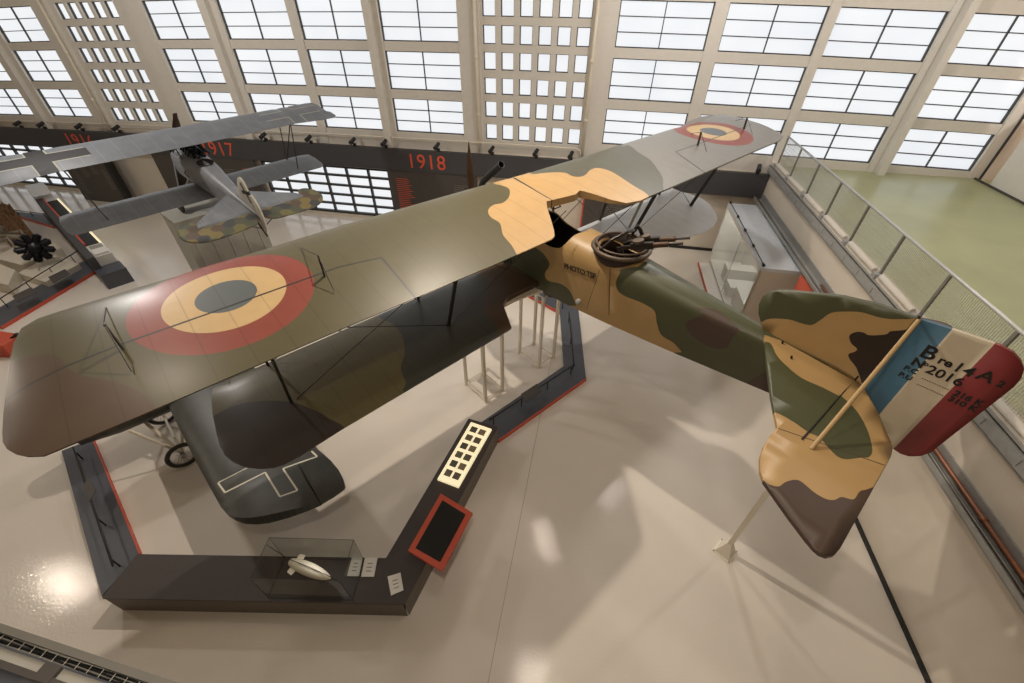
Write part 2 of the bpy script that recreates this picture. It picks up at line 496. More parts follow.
# side wall that carries the mezzanine
mb = MB(); wbox(mb, SW, SW + .25, -7, WV, 0, MZ + .12); struct(mb.build('wall_right', M['wall']))
mb = MB(); wbox(mb, SW - .05, SW, -7, 10.9, 0, .07); struct(mb.build('baseboard_right', M['skirting']))
mb = MB(); wbox(mb, SW + .25, 20, -7, 17.6, MZ - .3, MZ); struct(mb.build('floor_mezzanine', M['green_floor']))
# mezzanine end wall: white partition standing in front of an apricot recess
mb = MB(); wbox(mb, 12.45, 12.6, -7, 16.5, MZ, 8.5); struct(mb.build('wall_mezzanine', M['wall_white']))
mb = MB(); wbox(mb, 12.42, 12.45, -7, 17.2, MZ, MZ + .06); struct(mb.build('baseboard_mezzanine', M['panel']))
mb = MB(); wbox(mb, 14.2, 14.3, 8, 17.6, MZ, TOP); struct(mb.build('wall_recess', M['orange_wall']))
mb = MB(); wbox(mb, 12.6, 14.3, WV, 17.6, MZ, TOP); struct(mb.build('wall_recess_end', M['steel_beam']))
mb = MB(); wbox(mb, 12.58, 12.62, 17.18, 17.25, MZ, 9); struct(mb.build('trim_1', M['mullion']))
for i, (v0, v1, z) in enumerate(((15.6, 16.3, 4.05), (16.0, 16.8, 5.0))):
    b = MB().use(M['white_paint']); wbox(b, 12.75, 13.0, v0, v1, z, z + .55)
    for k in range(6): wbox(b, 12.73, 12.75, v0 + .05 + k * .1, v0 + .1 + k * .1, z + .05, z + .5)
    tag(b.build('convector_heater'), ['lower white convector on the apricot recess wall behind partition', 'upper white convector on the apricot recess wall behind partition'][i], 'heater', 'convectors in the recess')

# sign fascia with the years
FV = 16.9
f = MB(); 
for a, b in zip((-34, -26, -18, -10, -2), (-26, -18, -10, -2, SW - .02)):
    q = lambda u: (3.30 - .0004 * u * u - .003 * u, 2.45 - .00036 * u * u - .0035 * u)
    pts = []
    for z in (1, 0):
        pts += [W(a, FV, q(a)[z]), W(b, FV, q(b)[z]), W(b, FV + .18, q(b)[z]), W(a, FV + .18, q(a)[z])]
    f.hexa(pts)
fascia = f.build('sign_fascia', M['band'])
tag(fascia, 'long anthracite fascia board with orange year numbers across the window wall', 'sign')
def wall_text(body, uc, z, size, parent, m, v=FV, name='year_number', depth=.012, bold=0.0, spacing=1.0, align='CENTER'):
    o = W(uc, v - .004, z)
    x = D1; y = Vector((0, 0, 1)); n = x.cross(y)
    mt = Matrix(((x.x, y.x, n.x, o.x), (x.y, y.y, n.y, o.y), (x.z, y.z, n.z, o.z), (0, 0, 0, 1)))
    return text_obj(name, body, size, mt, m, parent, depth, bold, align=align, spacing=spacing)
for body, uc, z in (('1916', -24.35, 2.44), ('1917', -16.85, 2.53), ('1918', -7.0, 2.60)):
    wall_text(body, uc, z, .80, fascia, M['orange_text'], spacing=1.08)
# black spotlights clamped on the fascia
SP = [-27.5, -26.1, -23.9, -21.8, -14.25, -12.1, -10.1, -8.7, -6.45, -4.2, -2.45, -1.1, 5.6]
WHERE = ['above the leftmost lower windows', 'just left of the year 1916', 'right above the year 1916', 'between the year 1916 and the grey biplane', 'right of the year 1917',
         'over the first barred window right of 1917', 'over the middle of the lower barred windows', 'over the lower windows just left of 1918', 'directly above the last digit of 1918', 'left of the wooden propeller tip',
         'under the small square windows, middle one', 'under the small square windows, rightmost one', 'at its right end by the rail wall']
for i, u in enumerate(SP):
    q = 3.30 - .0004 * u * u - .003 * u
    root = empty('spotlight', W(u, FV + .06, q), 'small black clamp spotlight on the fascia ' + WHERE[i], 'spotlight', 'clamp spotlights on the year fascia')
    L = local(root)
    b = MB(); b.box(-.05, .05, -.05, .06, 0, .1, lambda x, y, z: L(W(u + x, FV + .06 + y, q + z))); b.build('clamp', M['black'], root)
    b = MB(); b.tube([L(W(u, FV + .06, q + .1)), L(W(u - .04, FV + .02, q + .2))], .018); b.build('arm', M['black'], root)
    b = MB(); b.lathe([(.03, -.16), (.07, -.15), (.075, .02), (.085, .17), (.06, .165)], L(W(u - .02, FV, q + .22)), D2 * -.85 + D1 * -.2 + Vector((0, 0, -.35)), 14); smooth(b.build('lamp_head', M['black'], root))
# thin pipe running above the fascia, and down pipes beside the pillars
p = MB().use(M['white_paint'], True)
p.tube([W(u, 17.1, 3.70 - .00055 * u * u - .003 * u) for u in (-33, -28, -20, -12, -6, -.95)] + [W(-.8, 17.1, 3.62), W(-.78, 17.1, 3.35)], .022, 8)
tag(p.build('horizontal_pipe'), 'thin pale pipe running along the wall just above the year fascia', 'pipe')
for u, l in ((-4.78, 'pale down pipe left of the small square windows near 1918'), (-.72, 'pale down pipe right of the small square windows near 1918'), (-22.62, 'pale down pipe left of the small square windows above 1916')):
    p = MB().use(M['white_paint'], True); p.tube([W(u, 17.16, bowz(u, 3.35)), W(u, 17.16, bowz(u, 9.9))], .06, 10)
    for z in (4.6, 6.4, 8.2): p.tube([W(u, 17.16, bowz(u, z)), W(u, 17.16, bowz(u, z) + .12)], .075, 10)
    tag(p.build('down_pipe'), l, 'pipe', 'down pipes on the window wall')

# information panels below the fascia
def info_panel(name, u0, u1, v, z0, z1, label, texts, mt='panel', edge=None):
    root = empty(name, W((u0 + u1) / 2, v, z0), label, 'information panel', 'information panels under the year fascia')
    L = local(root)
    b = MB(); b.box(u0, u1, v, v + .12, z0, z1, lambda *q: L(W(*q))); b.build('board', M[mt], root)
    if edge: 
        b = MB(); b.box(u1 if edge > 0 else u0 - .06, u1 + .25 if edge > 0 else u0, v - .01, v + .25, z0, z1, lambda *q: L(W(*q))); b.build('side_board', M['black'] if edge > 0 else M['orange'], root)
    for (a, c, za, zb, m) in texts:
        t = MB(); n = max(1, int((za - zb) / .085))
        for k in range(n):
            z = za - k * .085; w = (c - a) * (.62 + .38 * random.random())
            t.box(a, a + w, v - .006, v + .002, z - .03, z, lambda *q: L(W(*q)))
        t.build('text_block', M[m], root)
    return root
info_panel('information_panel', -25.4, -22.9, 16.3, .0, 2.5, 'dark information panel standing under the year 1916 behind the grey biplane', [(-25.1, -24.7, 1.7, .3, 'ink'), (-24.5, -24.1, 2.0, 1.1, 'ink'), (-23.9, -23.5, 2.1, 1.3, 'ink'), (-23.3, -23.0, 1.6, .6, 'ink')], edge=1)
info_panel('information_panel', -20.7, -15.3, 16.95, .0, 2.45, 'grey information panel below the year 1917 behind the grey fuselage', [(-17.0, -16.3, 1.9, 1.4, 'ink'), (-16.0, -15.5, 2.0, 1.6, 'orange')])
info_panel('information_panel', -8.85, -4.9, 16.95, .0, 2.45, 'grey information panel below the year 1918 with red text column', [(-8.5, -7.7, 2.1, .6, 'orange'), (-7.2, -6.5, 1.2, .6, 'ink'), (-5.9, -5.2, 2.0, 1.4, 'ink')])
info_panel('information_panel', -.42, 2.2, 16.95, .0, 2.4, 'dark information panel with orange edge seen through the wing cut-out', [(.3, 1.2, 1.7, 1.0, 'ink')], edge=-1)

# ---------------------------------------------------------------- side wall fittings
MW = lambda *q: W(*q)
b = MB().use(M['metal'])
wbox(b, SW - .10, SW, -2, 17.1, 3.32, 3.34); wbox(b, SW - .10, SW - .08, -2, 17.1, 3.32, 3.57); wbox(b, SW - .10, SW, -2, 17.1, 3.55, 3.57)
for k in range(24): wbox(b, SW - .115, SW - .1, .2 + k * .72, .42 + k * .72, 3.38, 3.5)
tag(b.build('cable_channel'), 'upper galvanised channel along the top of the side wall under the railing', 'cable channel')
root = empty('cable_tray', W(SW - .2, 4, 2.4), 'lower galvanised cable tray with copper pipe along the side wall', 'cable tray'); L = local(root)
b = MB().use(M['metal']); f = lambda *q: L(W(*q))
for u0, u1, z0, z1 in ((SW - .28, SW, 2.40, 2.42), (SW - .28, SW - .26, 2.40, 2.50), (SW - .03, SW, 2.40, 2.62)): b.box(u0, u1, -2, 17.0, z0, z1, f)
b.build('tray', None, root)
b = MB().use(M['post'], True); b.tube([f(SW - .16, -2 + i * .5, 2.45 + .008 * math.sin(i * 1.3)) for i in range(39)], .022, 6); b.tube([f(SW - .21 + .01 * math.sin(i), -2 + i * .5, 2.44) for i in range(39)], .018, 6); b.build('cable', None, root)
b = MB().use(M['copper'], True); b.tube([f(SW - .08, -2, 2.5), f(SW - .08, 10.6, 2.5)], .035, 8)
for k in range(9): b.tube([f(SW - .08, -1 + k * 1.3, 2.5), f(SW - .08, -.93 + k * 1.3, 2.5)], .048, 8)
b.build('pipe', None, root)
# railing on the mezzanine edge
RU = 6.12
root = empty('railing', W(RU, 8, MZ + .1), 'steel handrail with wire mesh infill along the mezzanine edge', 'railing'); L = local(root); f = lambda *q: L(W(*q))
b = MB().use(M['rail'], True); b.tube([f(RU, -2, 4.56), f(RU, 16.9, 4.56)], .028, 10); b.build('handrail', None, root)
pv = [16.85, 15.45, 13.87, 12.30, 10.72, 9.15, 7.6, 6.0, 4.4, 2.8]
for v in pv:
    b = MB().use(M['post']); b.box(RU - .018, RU + .018, v - .03, v + .03, 3.45, 4.56, f); b.build('post', None, root)
    b = MB().use(M['metal']); b.box(RU - .12, RU + .03, v - .07, v + .07, 3.56, 3.68, f); b.build('bracket', None, root)
for a, c in zip(pv[1:], pv[:-1]):
    b = MB().use(M['rail'])
    n = int((c - a - .06) / .045)
    for k in range(n):
        v = a + .04 + k * .045; b.box(RU - .003, RU + .003, v - .003, v + .003, 3.66, 4.54, f)
    for k in range(10):
        z = 3.68 + k * .095; b.box(RU - .0025, RU + .0025, a, c, z - .0025, z + .0025, f)
    b.build('mesh_panel', None, root)
for i, (a, c) in enumerate(zip(pv[1:], pv[:-1])):
    b = MB().use(M['padding'], True); b.tube([W(SW + .02, a + .14, 3.684), W(SW + .02, a + .16, 3.684), W(SW + .02, c - .16, 3.684), W(SW + .02, c - .14, 3.684)], [.045, .062, .062, .045], 12)
    tag(smooth(b.build('padded_roll')), 'white padded roll on the wall edge between two railing posts', 'padding', 'white rolls under the railing')

# =================================================================== BREGUET BIPLANE
BYAW = 2.30003
BO = Vector((0.1309, 8.2175, 5.4952))
BR = Matrix.Rotation(BYAW, 3, 'Z')
WR = Matrix.Rotation(-0.04, 3, 'Y') @ Matrix.Rotation(-0.012, 3, 'X')     # wing setting on the fuselage
def BP(x, y, axis, val, wing=False):
    R = BR @ WR if wing else BR
    d = R.transposed() @ ray(x, y); c = R.transposed() @ (EYE - BO)
    return c + d * ((val - c[axis]) / d[axis])
WHEELZ = 3.1
bre = empty('biplane', BO - Vector((0, 0, WHEELZ)), 'large camouflaged biplane with red, cream and blue roundels raised on white trestles', 'aircraft', rot=(0, 0, BYAW))
def bpart(o):
    o.location = (0, 0, WHEELZ); return o
def strip(pts, w):
    out_l, out_r = [], []
    for i, p in enumerate(pts):
        a = Vector(pts[max(i - 1, 0)]); b = Vector(pts[min(i + 1, len(pts) - 1)]); d = (b - a).normalized(); n = Vector((-d.y, d.x)) * w / 2
        out_l.append((p[0] + n.x, p[1] + n.y)); out_r.append((p[0] - n.x, p[1] - n.y))
    return out_l + out_r[::-1]
def interp(tab, x):
    if x >= tab[0][0]: return tab[0][1:]
    for a, b in zip(tab[:-1], tab[1:]):
        if x >= b[0]:
            t = (x - a[0]) / (b[0] - a[0]); return tuple(p + (q - p) * t for p, q in zip(a[1:], b[1:]))
    return tab[-1][1:]

# ---- upper wing
def U(l, z=.06): return [tuple(BP(x, y, 2, z, True)[:2]) for x, y in l]
LE_px = [(37, 318), (60, 311), (190, 272), (340, 225.5), (510, 178.5), (527, 173.5), (680, 127)]
tipR = [(690, 120.5), (700, 116.5), (712, 115), (724, 115.3), (734, 117), (767, 130), (779, 134.5), (783, 137), (780, 140.5)]
TE_R = [(740, 157.5), (684, 182), (651, 196)]
cut = [(640, 201), (626, 204), (610, 202), (596, 198.5), (584, 196), (579, 195.3), (575, 199), (546, 206.5), (547, 213), (551, 223), (554, 232), (554.5, 236), (552, 239)]
TE_L = [(497, 263), (340, 329), (138, 416), (83, 439), (43, 455.5)]
tipL = [(27, 456), (15, 453.5), (7, 449), (2.5, 442), (1.5, 432), (4, 413), (13, 361), (17, 345), (24, 331)]
uo = U(LE_px + tipR + TE_R + cut + TE_L + tipL, .012)
le_tab = sorted([(p[1], p[0]) for p in U(LE_px, .012)], reverse=True)
def xle(y): return interp(le_tab, y)[0]
ymax = max(p[1] for p in uo); ymin = min(p[1] for p in uo)
def prof(xi): xi = min(max(xi, 0), 1); return 2.6 * math.sqrt(xi) * (1 - xi) ** 1.0
def utop(x, y):
    e = math.sqrt(min(1, max(0, min(ymax - y, y - ymin)) / .5)); z = .115 * prof((xle(y) - x) / 2.28) * e
    return WR @ Vector((x, y, z + .004))
def ubot(x, y):
    e = math.sqrt(min(1, max(0, min(ymax - y, y - ymin)) / .5)); z = -.03 * prof((xle(y) - x) / 2.28) * e
    return WR @ Vector((x, y, z - .004))
C = catmull
lay = []
lay.append(([(1, .3), (1, -9), (-3, -9), (-3, .3)], M['w_green']))
lay.append((C(U([(13, 363), (27, 359), (50, 358), (63, 361), (70, 370), (80, 376), (100, 380), (123, 384), (140, 391), (150, 401), (156, 415), (150, 440), (80, 490), (0, 500), (-40, 480), (-30, 380)]), 4), M['w_brown']))
lay.append((C(U([(492, 170), (494, 184), (500, 187), (509, 192), (509, 200), (503, 206), (493, 208.5), (488, 214), (491, 220), (500, 225), (503, 235), (512, 244), (521, 256), (540, 270), (580, 240), (600, 215), (660, 215), (662, 202), (651, 195.5), (645, 191), (633.5, 186), (622, 180), (610, 174), (598, 171), (590, 173), (585, 178), (578.5, 180), (571, 179), (565, 176), (553, 175), (540, 175.5), (531, 175), (522, 165)]), 4), M['w_tan']))
lay.append((C(U([(621, 148.7), (627.6, 146.7), (637, 154.6), (649, 162), (657, 170), (663, 178), (669, 190), (720, 190), (830, 140), (780, 90), (690, 100), (640, 130)]), 4), M['w_grey']))  # camouflage field; reflected window light is put into its grey
cl = U([(228.5, 299.5)])[0]; cr_ = U([(712.5, 134)])[0]
RR = .93
for (cx, cy) in (cl, cr_):
    lay.append((circle(cx, cy, RR), M['w_red'])); lay.append((circle(cx, cy, RR * .67), M['w_creamy'])); lay.append((circle(cx, cy, RR * .335), M['w_blue']))
hl = [(2, 399), (30, 385), (123, 348), (213, 316), (340, 270), (382, 260)]
ail_l = U(hl + [(416, 296)]); hr = [(675, 154), (697, 146.4), (752, 126), (772, 131)]
ail_r = U([(707, 172), (675, 154), (697, 146.4), (752, 126)])
lay.append((strip(U(hl), .028), M['w_hinge'])); lay.append((strip(U([(382, 260), (417, 296.5)]), .025), M['w_hinge']))
lay.append((strip(U(hr), .028), M['w_hinge'])); lay.append((strip(U([(675, 154), (708, 172)]), .025), M['w_hinge']))
lay.append((strip(U([(513, 178), (556, 205)]), .02), M['w_hinge']))
pl = U(hl) + U([(417, 297), (340, 340), (120, 440), (30, 475), (-20, 470), (-20, 405)])
pr = U(hr) + U([(800, 140), (790, 150), (708, 180), (708, 172)])
res = painted(uo, lay, M['w_olive'], utop, ubot, M['under'], grid=(.16, .3), parts=[('l', pl), ('r', pr)])
uw = bpart(smooth(res[None].build('upper_wing', None, bre), .5))
for k in ('l', 'r'): bpart(smooth(res[k].build('aileron', None, bre), .5))
# control horns standing on the ailerons, with their wires
def horn(base, h, to):
    b0 = WR @ Vector((*U([base])[0], .08)); t0 = b0 + Vector((.0, 0, h))
    m = MB(); m.flat_strut(b0, t0, .05, .022, (1, 0, 0)); o = bpart(m.build('aileron_horn', M['strut'], bre))
    m = MB()
    for q in to: m.tube([t0, WR @ Vector((*U([q])[0], .09))], .006, 5)
    m.build('horn_wire', M['wire'], o)
horn((125.5, 352), .33, [(134, 374), (108, 309)])
horn((325.5, 279), .3, [(335, 294), (300, 249)])
horn((697, 147.5), .3, [(706, 153), (690, 135)])
horn((743, 131), .28, [(752, 136), (734, 122)])

# ---- lower wing
LZ = -1.70
def Lw(l, z=LZ + .03): return [tuple(BP(x, y, 2, z, True)[:2]) for x, y in l]
lt = Lw([(213, 388), (211.5, 396), (213, 415), (216, 432), (218.5, 444), (224, 454), (232, 461), (244, 466), (261, 467.5), (273, 466.5), (284, 463), (300, 454.5), (340, 429), (509, 329), (511.5, 327), (503, 306)])
Lr = Lw([(665, 241), (700, 233), (707, 230), (714, 225), (717.5, 219), (716, 213), (709, 205), (701, 199), (691, 195.5), (680, 192.5)])
rt_cut = [(-1.15, 1.3), (-1.15, .4), (-1.15, -.4), (-1.15, -1.4), (-1.85, -1.75)]
LEx = -.03
lo = [(LEx, 5.75)] + [(min(x, LEx - .03), y) for x, y in lt] + rt_cut + Lr + [(LEx, -6.05), (LEx, -3), (LEx, 0), (LEx, 3)]
lymax = max(p[1] for p in lo); lymin = min(p[1] for p in lo)
def ltop(x, y):
    e = math.sqrt(min(1, max(0, min(lymax - y, y - lymin)) / .45)); return WR @ Vector((x, y, LZ + .10 * prof((LEx - x) / 1.95) * e + .004))
def lbot(x, y):
    e = math.sqrt(min(1, max(0, min(lymax - y, y - lymin)) / .45)); return WR @ Vector((x, y, LZ - .03 * prof((LEx - x) / 1.95) * e - .004))
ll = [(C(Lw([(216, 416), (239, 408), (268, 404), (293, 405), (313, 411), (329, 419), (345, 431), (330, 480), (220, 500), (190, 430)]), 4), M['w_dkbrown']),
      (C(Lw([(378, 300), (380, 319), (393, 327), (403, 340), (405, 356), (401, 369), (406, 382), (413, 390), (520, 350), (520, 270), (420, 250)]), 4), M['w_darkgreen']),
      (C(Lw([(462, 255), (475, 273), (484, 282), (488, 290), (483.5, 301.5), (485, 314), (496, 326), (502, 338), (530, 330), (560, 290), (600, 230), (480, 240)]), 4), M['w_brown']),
      ([(1, -.6), (1, -8), (-3, -8), (-3, -.6)], M['w_pale'])]  # window glare on the right half painted into the fabric colour
res = painted(lo, ll, M['w_olive2'], ltop, lbot, M['under'], grid=(.16, .3))  # olive2: same olive paint, lightened in colour against the upper wing's shade
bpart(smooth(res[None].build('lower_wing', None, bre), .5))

# ---- fuselage
ST = [(1.35, .32, -1.55, -1.0, -.78), (.9, .43, -1.75, -.9, -.6), (0, .46, -1.83, -.86, -.52), (-1.0, .47, -1.84, -.86, -.5), (-1.8, .46, -1.82, -.87, -.52), (-2.7, .42, -1.77, -.9, -.58), (-4.0, .29, -1.71, -.93, -.72), (-5.4, .13, -1.63, -1.0, -.85), (-6.2, .045, -1.5, -1.06, -.93)]
def sect(x): return interp(ST, x)
def fus(x, t, k=1.0):
    w, zb, zs, zt = sect(x)
    if t <= .6: return (w * k * (1 + .03 * math.sin(PI * t / .6)), zb + (zs - zb) * t / .6 + (1 - k) * .3 * (0.6 - t))
    a = (t - .6) / .4 * PI / 2
    return (w * k * math.cos(a), zs + (zt - zs - (1 - k) * .35) * math.sin(a))
def tau(x, z):
    w, zb, zs, zt = sect(x)
    if z <= zs: return .6 * (z - zb) / (zs - zb)
    return .6 + .4 * math.asin(min(1, (z - zs) / (zt - zs))) / (PI / 2)
def S(l):
    out = []
    for px, py in l:
        y = .4
        for _ in range(6):
            p = BP(px, py, 1, y); w, zb, zs, zt = sect(p.x)
            y = w if p.z <= zs else w * math.sqrt(max(0, 1 - min(1, ((p.z - zs) / (zt - zs))) ** 2))
        t = tau(p.x, p.z)
        out.append((p.x, t))
    return out
def zx(x, y): return 490 + x / 3.103, 180 + y / 3.103
fo = [(1.35, 0), (1.35, 1)] + [(x, 1) for x in (.9, 0, -1, -1.8, -2.7, -4, -5.4)] + [(-6.2, 1), (-6.2, 0)] + [(x, 0) for x in (-5.4, -4, -2.7, -1.8, -1, 0, .9)]
fl = [(C(S([zx(60, 230), zx(120, 205), zx(150, 215), zx(172, 235), zx(186, 262), zx(172, 290), zx(182, 312), zx(222, 322), zx(250, 345), zx(268, 390)]), 4, False) + [(-1.2, -.2), (1.6, -.2), (1.6, 1.2), (-.2, 1.2)], M['f_green']),
      (C(S([zx(478, 258), zx(440, 258), zx(405, 285), zx(391, 325), zx(410, 355), zx(470, 380), zx(510, 405), zx(518, 440), zx(532, 480), zx(570, 505), zx(596, 534)]), 4, False) + [(-3.6, -.2), (-6.6, -.2), (-6.6, 1.2), (-3.0, 1.2)], M['f_green']),
      (C(S([zx(662, 378), zx(668, 405), zx(640, 428), zx(610, 440), zx(612, 465), zx(650, 500), zx(700, 523), zx(735, 520), zx(752, 490), zx(775, 468), zx(800, 455), zx(760, 420), zx(710, 390)]), 4), M['f_brown']),
      (C(S([zx(800, 632), zx(830, 610), zx(855, 598), zx(872, 640), zx(880, 680), zx(840, 660)]), 4), M['f_brown'])]
for a, b in ((zx(340, 280), zx(300, 400)), (zx(373, 275), zx(370, 420))):
    fl.append((strip(S([a, b]), .012), M['f_brown']))
hole1 = C([(-.78, .70), (-.95, .64), (-1.3, .62), (-1.52, .66), (-1.62, .74), (-1.66, .88), (-1.67, 1.03), (-.72, 1.03), (-.72, .85)], 4)
RX, RZ, RRAD = -2.50, -.53, .46
hole2 = []
for i in range(25):
    a = -PI / 2 + PI * i / 24; x = RX + .36 * math.sin(a); y = .36 * math.cos(a); w = sect(x)[0]
    hole2.append((x, .6 + .4 * math.acos(min(1, y / w)) / (PI / 2)))
hole2 += [(RX + .36, 1.05), (RX - .36, 1.05)]
mbf = MB()
for side in (1, -1):
    r = painted(fo, fl, M['f_tan'], lambda x, t: Vector((x, side * fus(x, t)[0], fus(x, t)[1])), lambda x, t: Vector((x, side * fus(x, t, .94)[0], fus(x, t, .94)[1])), M['cockpit'], grid=(.16, .08), holes=(hole1, hole2))[None]
    off = len(mbf.v); mbf.v += r.v
    for f_, mi, s_ in zip(r.f, r.m, r.sm):
        mbf.use(r.mats[mi], s_); mbf.face([i + off for i in (f_ if side == 1 else f_[::-1])])
bxs = [1.35, .9, 0, -1, -1.8, -2.7, -4, -5.4, -6.2]
mbf.use(M['f_tan'])
for a, b in zip(bxs[:-1], bxs[1:]):
    pa, pb = fus(a, 0), fus(b, 0)
    mbf.hexa([(a, -pa[0], pa[1]), (b, -pb[0], pb[1]), (b, pb[0], pb[1]), (a, pa[0], pa[1]), (a, -pa[0] * .9, pa[1] + .03), (b, -pb[0] * .9, pb[1] + .03), (b, pb[0] * .9, pb[1] + .03), (a, pa[0] * .9, pa[1] + .03)])
fz = bpart(smooth(mbf.build('fuselage', None, bre, fix=False), .6))
b = MB().use(M['ring']); w, zb, zs, zt = sect(1.35)
b.hexa([(1.34, -w, zb), (1.44, -w, zb), (1.44, w, zb), (1.34, w, zb), (1.34, -w, zt), (1.44, -w, zt), (1.44, w, zt), (1.34, w, zt)])
b.use(M['black'])
for k in range(9): b.box(1.44, 1.45, -w + .04, w - .04, zb + .05 + k * .08, zb + .09 + k * .08)
b.build('radiator', None, fz)
# seat and windscreen framing in the pilot's cockpit
b = MB(); b.box(-1.45, -1.1, -.25, .25, -1.35, -1.28); b.box(-1.5, -1.44, -.25, .25, -1.35, -.85); bevel(b.build('pilot_seat', M['cockpit'], fz), .02)
b = MB(); b.tube([(-.72, .2, -.5), (-.80, .17, -.22), (-.80, -.17, -.22), (-.72, -.2, -.5)], .012, 6); b.tube([(-.80, .17, -.22), (-1.05, .15, -.3)], .010, 6); b.tube([(-.80, -.05, -.22), (-1.05, -.05, -.3)], .010, 6); b.tube([(-1.05, .15, -.3), (-1.05, -.05, -.3)], .010, 6); b.build('windscreen_frame', M['black'], fz)
# lettering PHOTO.TSF
def side_text(body, px, size, parent, m, bold=0., name='lettering', yoff=None, spacing=1.0, shear=0.):
    p = BP(px[0], px[1], 1, yoff); x = Vector((-1, 0, 0)); y = Vector((0, 0, 1)); n = Vector((0, 1, 0))
    mt = Matrix(((x.x, y.x, n.x, p.x), (x.y, y.y, n.y, yoff), (x.z, y.z, n.z, p.z), (0, 0, 0, 1)))
    return text_obj(name, body, size, mt, m, parent, .002, bold, shear, spacing=spacing)
def on_side(x, y):
    (a, tt), = S([(x, y)]); w_, z_ = fus(a, tt); return Vector((a, w_ + .014, z_))
p0, p1 = on_side(565, 267.5), on_side(594.5, 278)
tx = (p1 - p0).normalized(); ty = Vector((0, 0, 1)); nn = tx.cross(ty).normalized(); ty = nn.cross(tx)
text_obj('lettering', 'PHOTO.TSF', .138, Matrix(((tx.x, ty.x, nn.x, p0.x), (tx.y, ty.y, nn.y, p0.y), (tx.z, ty.z, nn.z, p0.z), (0, 0, 0, 1))), M['letter'], fz, .004, .002, spacing=.95)
# small fittings low on the side
b = MB().use(M['rail'], True); q = BP(578.5, 301.5, 1, .47); b.lathe([(.0, -.05), (.05, -.02), (.05, .03), (.0, .06)], q, (0, 1, 0), 12); smooth(b.build('footstep_cap', None, fz))
b = MB().use(M['black'], True); q = BP(544, 261.5, 1, .47); b.torus(q, (0, 1, 0), .035, .012, 16, 6); b.build('access_eyelet', None, fz)
b = MB().use(M['black'])
for k in range(3):
    q = BP(505 + k * 3, 258, 1, .47); b.box(q.x - .012, q.x + .012, .46, .485, q.z - .12, q.z + .06)
b.build('louvre', None, fz)

# ---- gun ring and guns
b = MB().use(M['ring'], True); b.torus((RX, 0, RZ), (0, 0, 1), RRAD, .038, 40, 8); b.torus((RX, 0, RZ + .06), (0, 0, 1), RRAD - .05, .018, 40, 6)
gr = bpart(b.build('gun_ring', None, bre))
b = MB().use(M['skirt'], True); b.lathe([(RRAD - .02, 0), (RRAD - .05, -.14), (RRAD - .10, -.26), (RRAD - .12, -.26), (RRAD - .07, -.12), (RRAD - .05, 0)], (RX, 0, RZ), (0, 0, 1), 36, True); b.build('ring_skirt', None, gr)
b = MB().use(M['ring'])
for k in range(16):
    a = 2 * PI * k / 16; c_, s_ = math.cos(a), math.sin(a); b.tube([(RX + (RRAD - .05) * c_, (RRAD - .05) * s_, RZ - .02), (RX + (RRAD - .05) * c_, (RRAD - .05) * s_, RZ + .07)], .014, 5)
b.use(M['gun']); b.tube([(RX + .1, .42, RZ + .05), (RX + .02, .3, RZ + .2), (RX - .05, 0, RZ + .28), (RX + .02, -.3, RZ + .2), (RX + .1, -.42, RZ + .05)], .025, 6)
b.build('gun_arch', None, gr)
b = MB().use(M['gun']); b.tube([BP(642.5, 240, 2, -.3), BP(642, 234, 2, -.2), BP(640, 229, 2, -.12), BP(636.5, 225.5, 2, -.06)], .03, 8); b.build('elevating_quadrant', None, gr)
for i, (br_, mz) in enumerate((((629.5, 246.5), (683, 243.5)), ((636, 241.5), (690, 238)))):
    A = BP(br_[0], br_[1], 2, -.33); Z = BP(mz[0], mz[1], 2, -.12)
    d = (Z - A).normalized(); wv = Vector((0, 0, 1)).cross(d).normalized(); uv = d.cross(wv)
    g = MB().use(M['gun'])
    def gp(l, s_, h): return A + d * l + wv * s_ + uv * h
    L_ = (Z - A).length
    g.box(0.02, .36, -.035, .035, -.05, .05, gp); g.box(-.14, .03, -.02, .02, -.04, .015, gp); g.box(-.2, -.1, -.018, .018, -.11, -.0, gp)
    go = bpart(g.build('machine_gun', None, bre))
    h = MB().use(M['gunbrown'], True); h.tube([gp(.36, 0, 0), gp(L_ - .2, 0, 0)], .042, 10); h.use(M['gun'], True); h.tube([gp(L_ - .22, 0, 0), gp(L_ - .02, 0, 0), gp(L_, 0, 0)], [.018, .018, .028], 10); smooth(h.build('barrel', None, go))
    h = MB().use(M['ring'], True); h.lathe([(0, 0), (.08, 0), (.085, .02), (.085, .045), (.03, .055), (0, .055)], gp(.14, 0, .055), uv, 20); smooth(h.build('drum_magazine', None, go))

# ---- fin, rudder, tailplane
def Y0(l): return [(p.x, p.z) for p in (BP(x, y, 1, .02) for x, y in l)]
def z6(x, y): return 740 + x / 5.2556, 270 + y / 5.2556
fin_o = Y0([(764, 331), (761.5, 325), (758.5, 313), (759, 304), (763, 296.5), (770, 292), (779, 290.7), (792, 291), (844, 296.5), (880, 305), (917, 317.3), (862, 385), (810, 356)])
fin_l = [(C(Y0([z6(95, 268), z6(160, 255), z6(260, 260), z6(330, 282), z6(378, 288), z6(420, 265), z6(480, 225), z6(560, 218), z6(640, 222), z6(740, 250), z6(830, 258), z6(930, 248), z6(980, 180), z6(600, 100), z6(200, 60), z6(60, 150)]), 4), M['f_green']),
         (C(Y0([z6(930, 298), z6(880, 312), z6(830, 318), z6(790, 322), z6(765, 338), z6(680, 342), z6(650, 328), z6(610, 325), z6(575, 345), z6(585, 385), z6(615, 412), z6(605, 428), z6(572, 440), z6(575, 465), z6(610, 510), z6(630, 560), z6(650, 610), z6(700, 640), z6(900, 400)]), 4), M['f_dark'])]
def slab(sect_t): 
    return (lambda x, z: Vector((x, sect_t, z)), lambda x, z: Vector((x, -sect_t, z)))
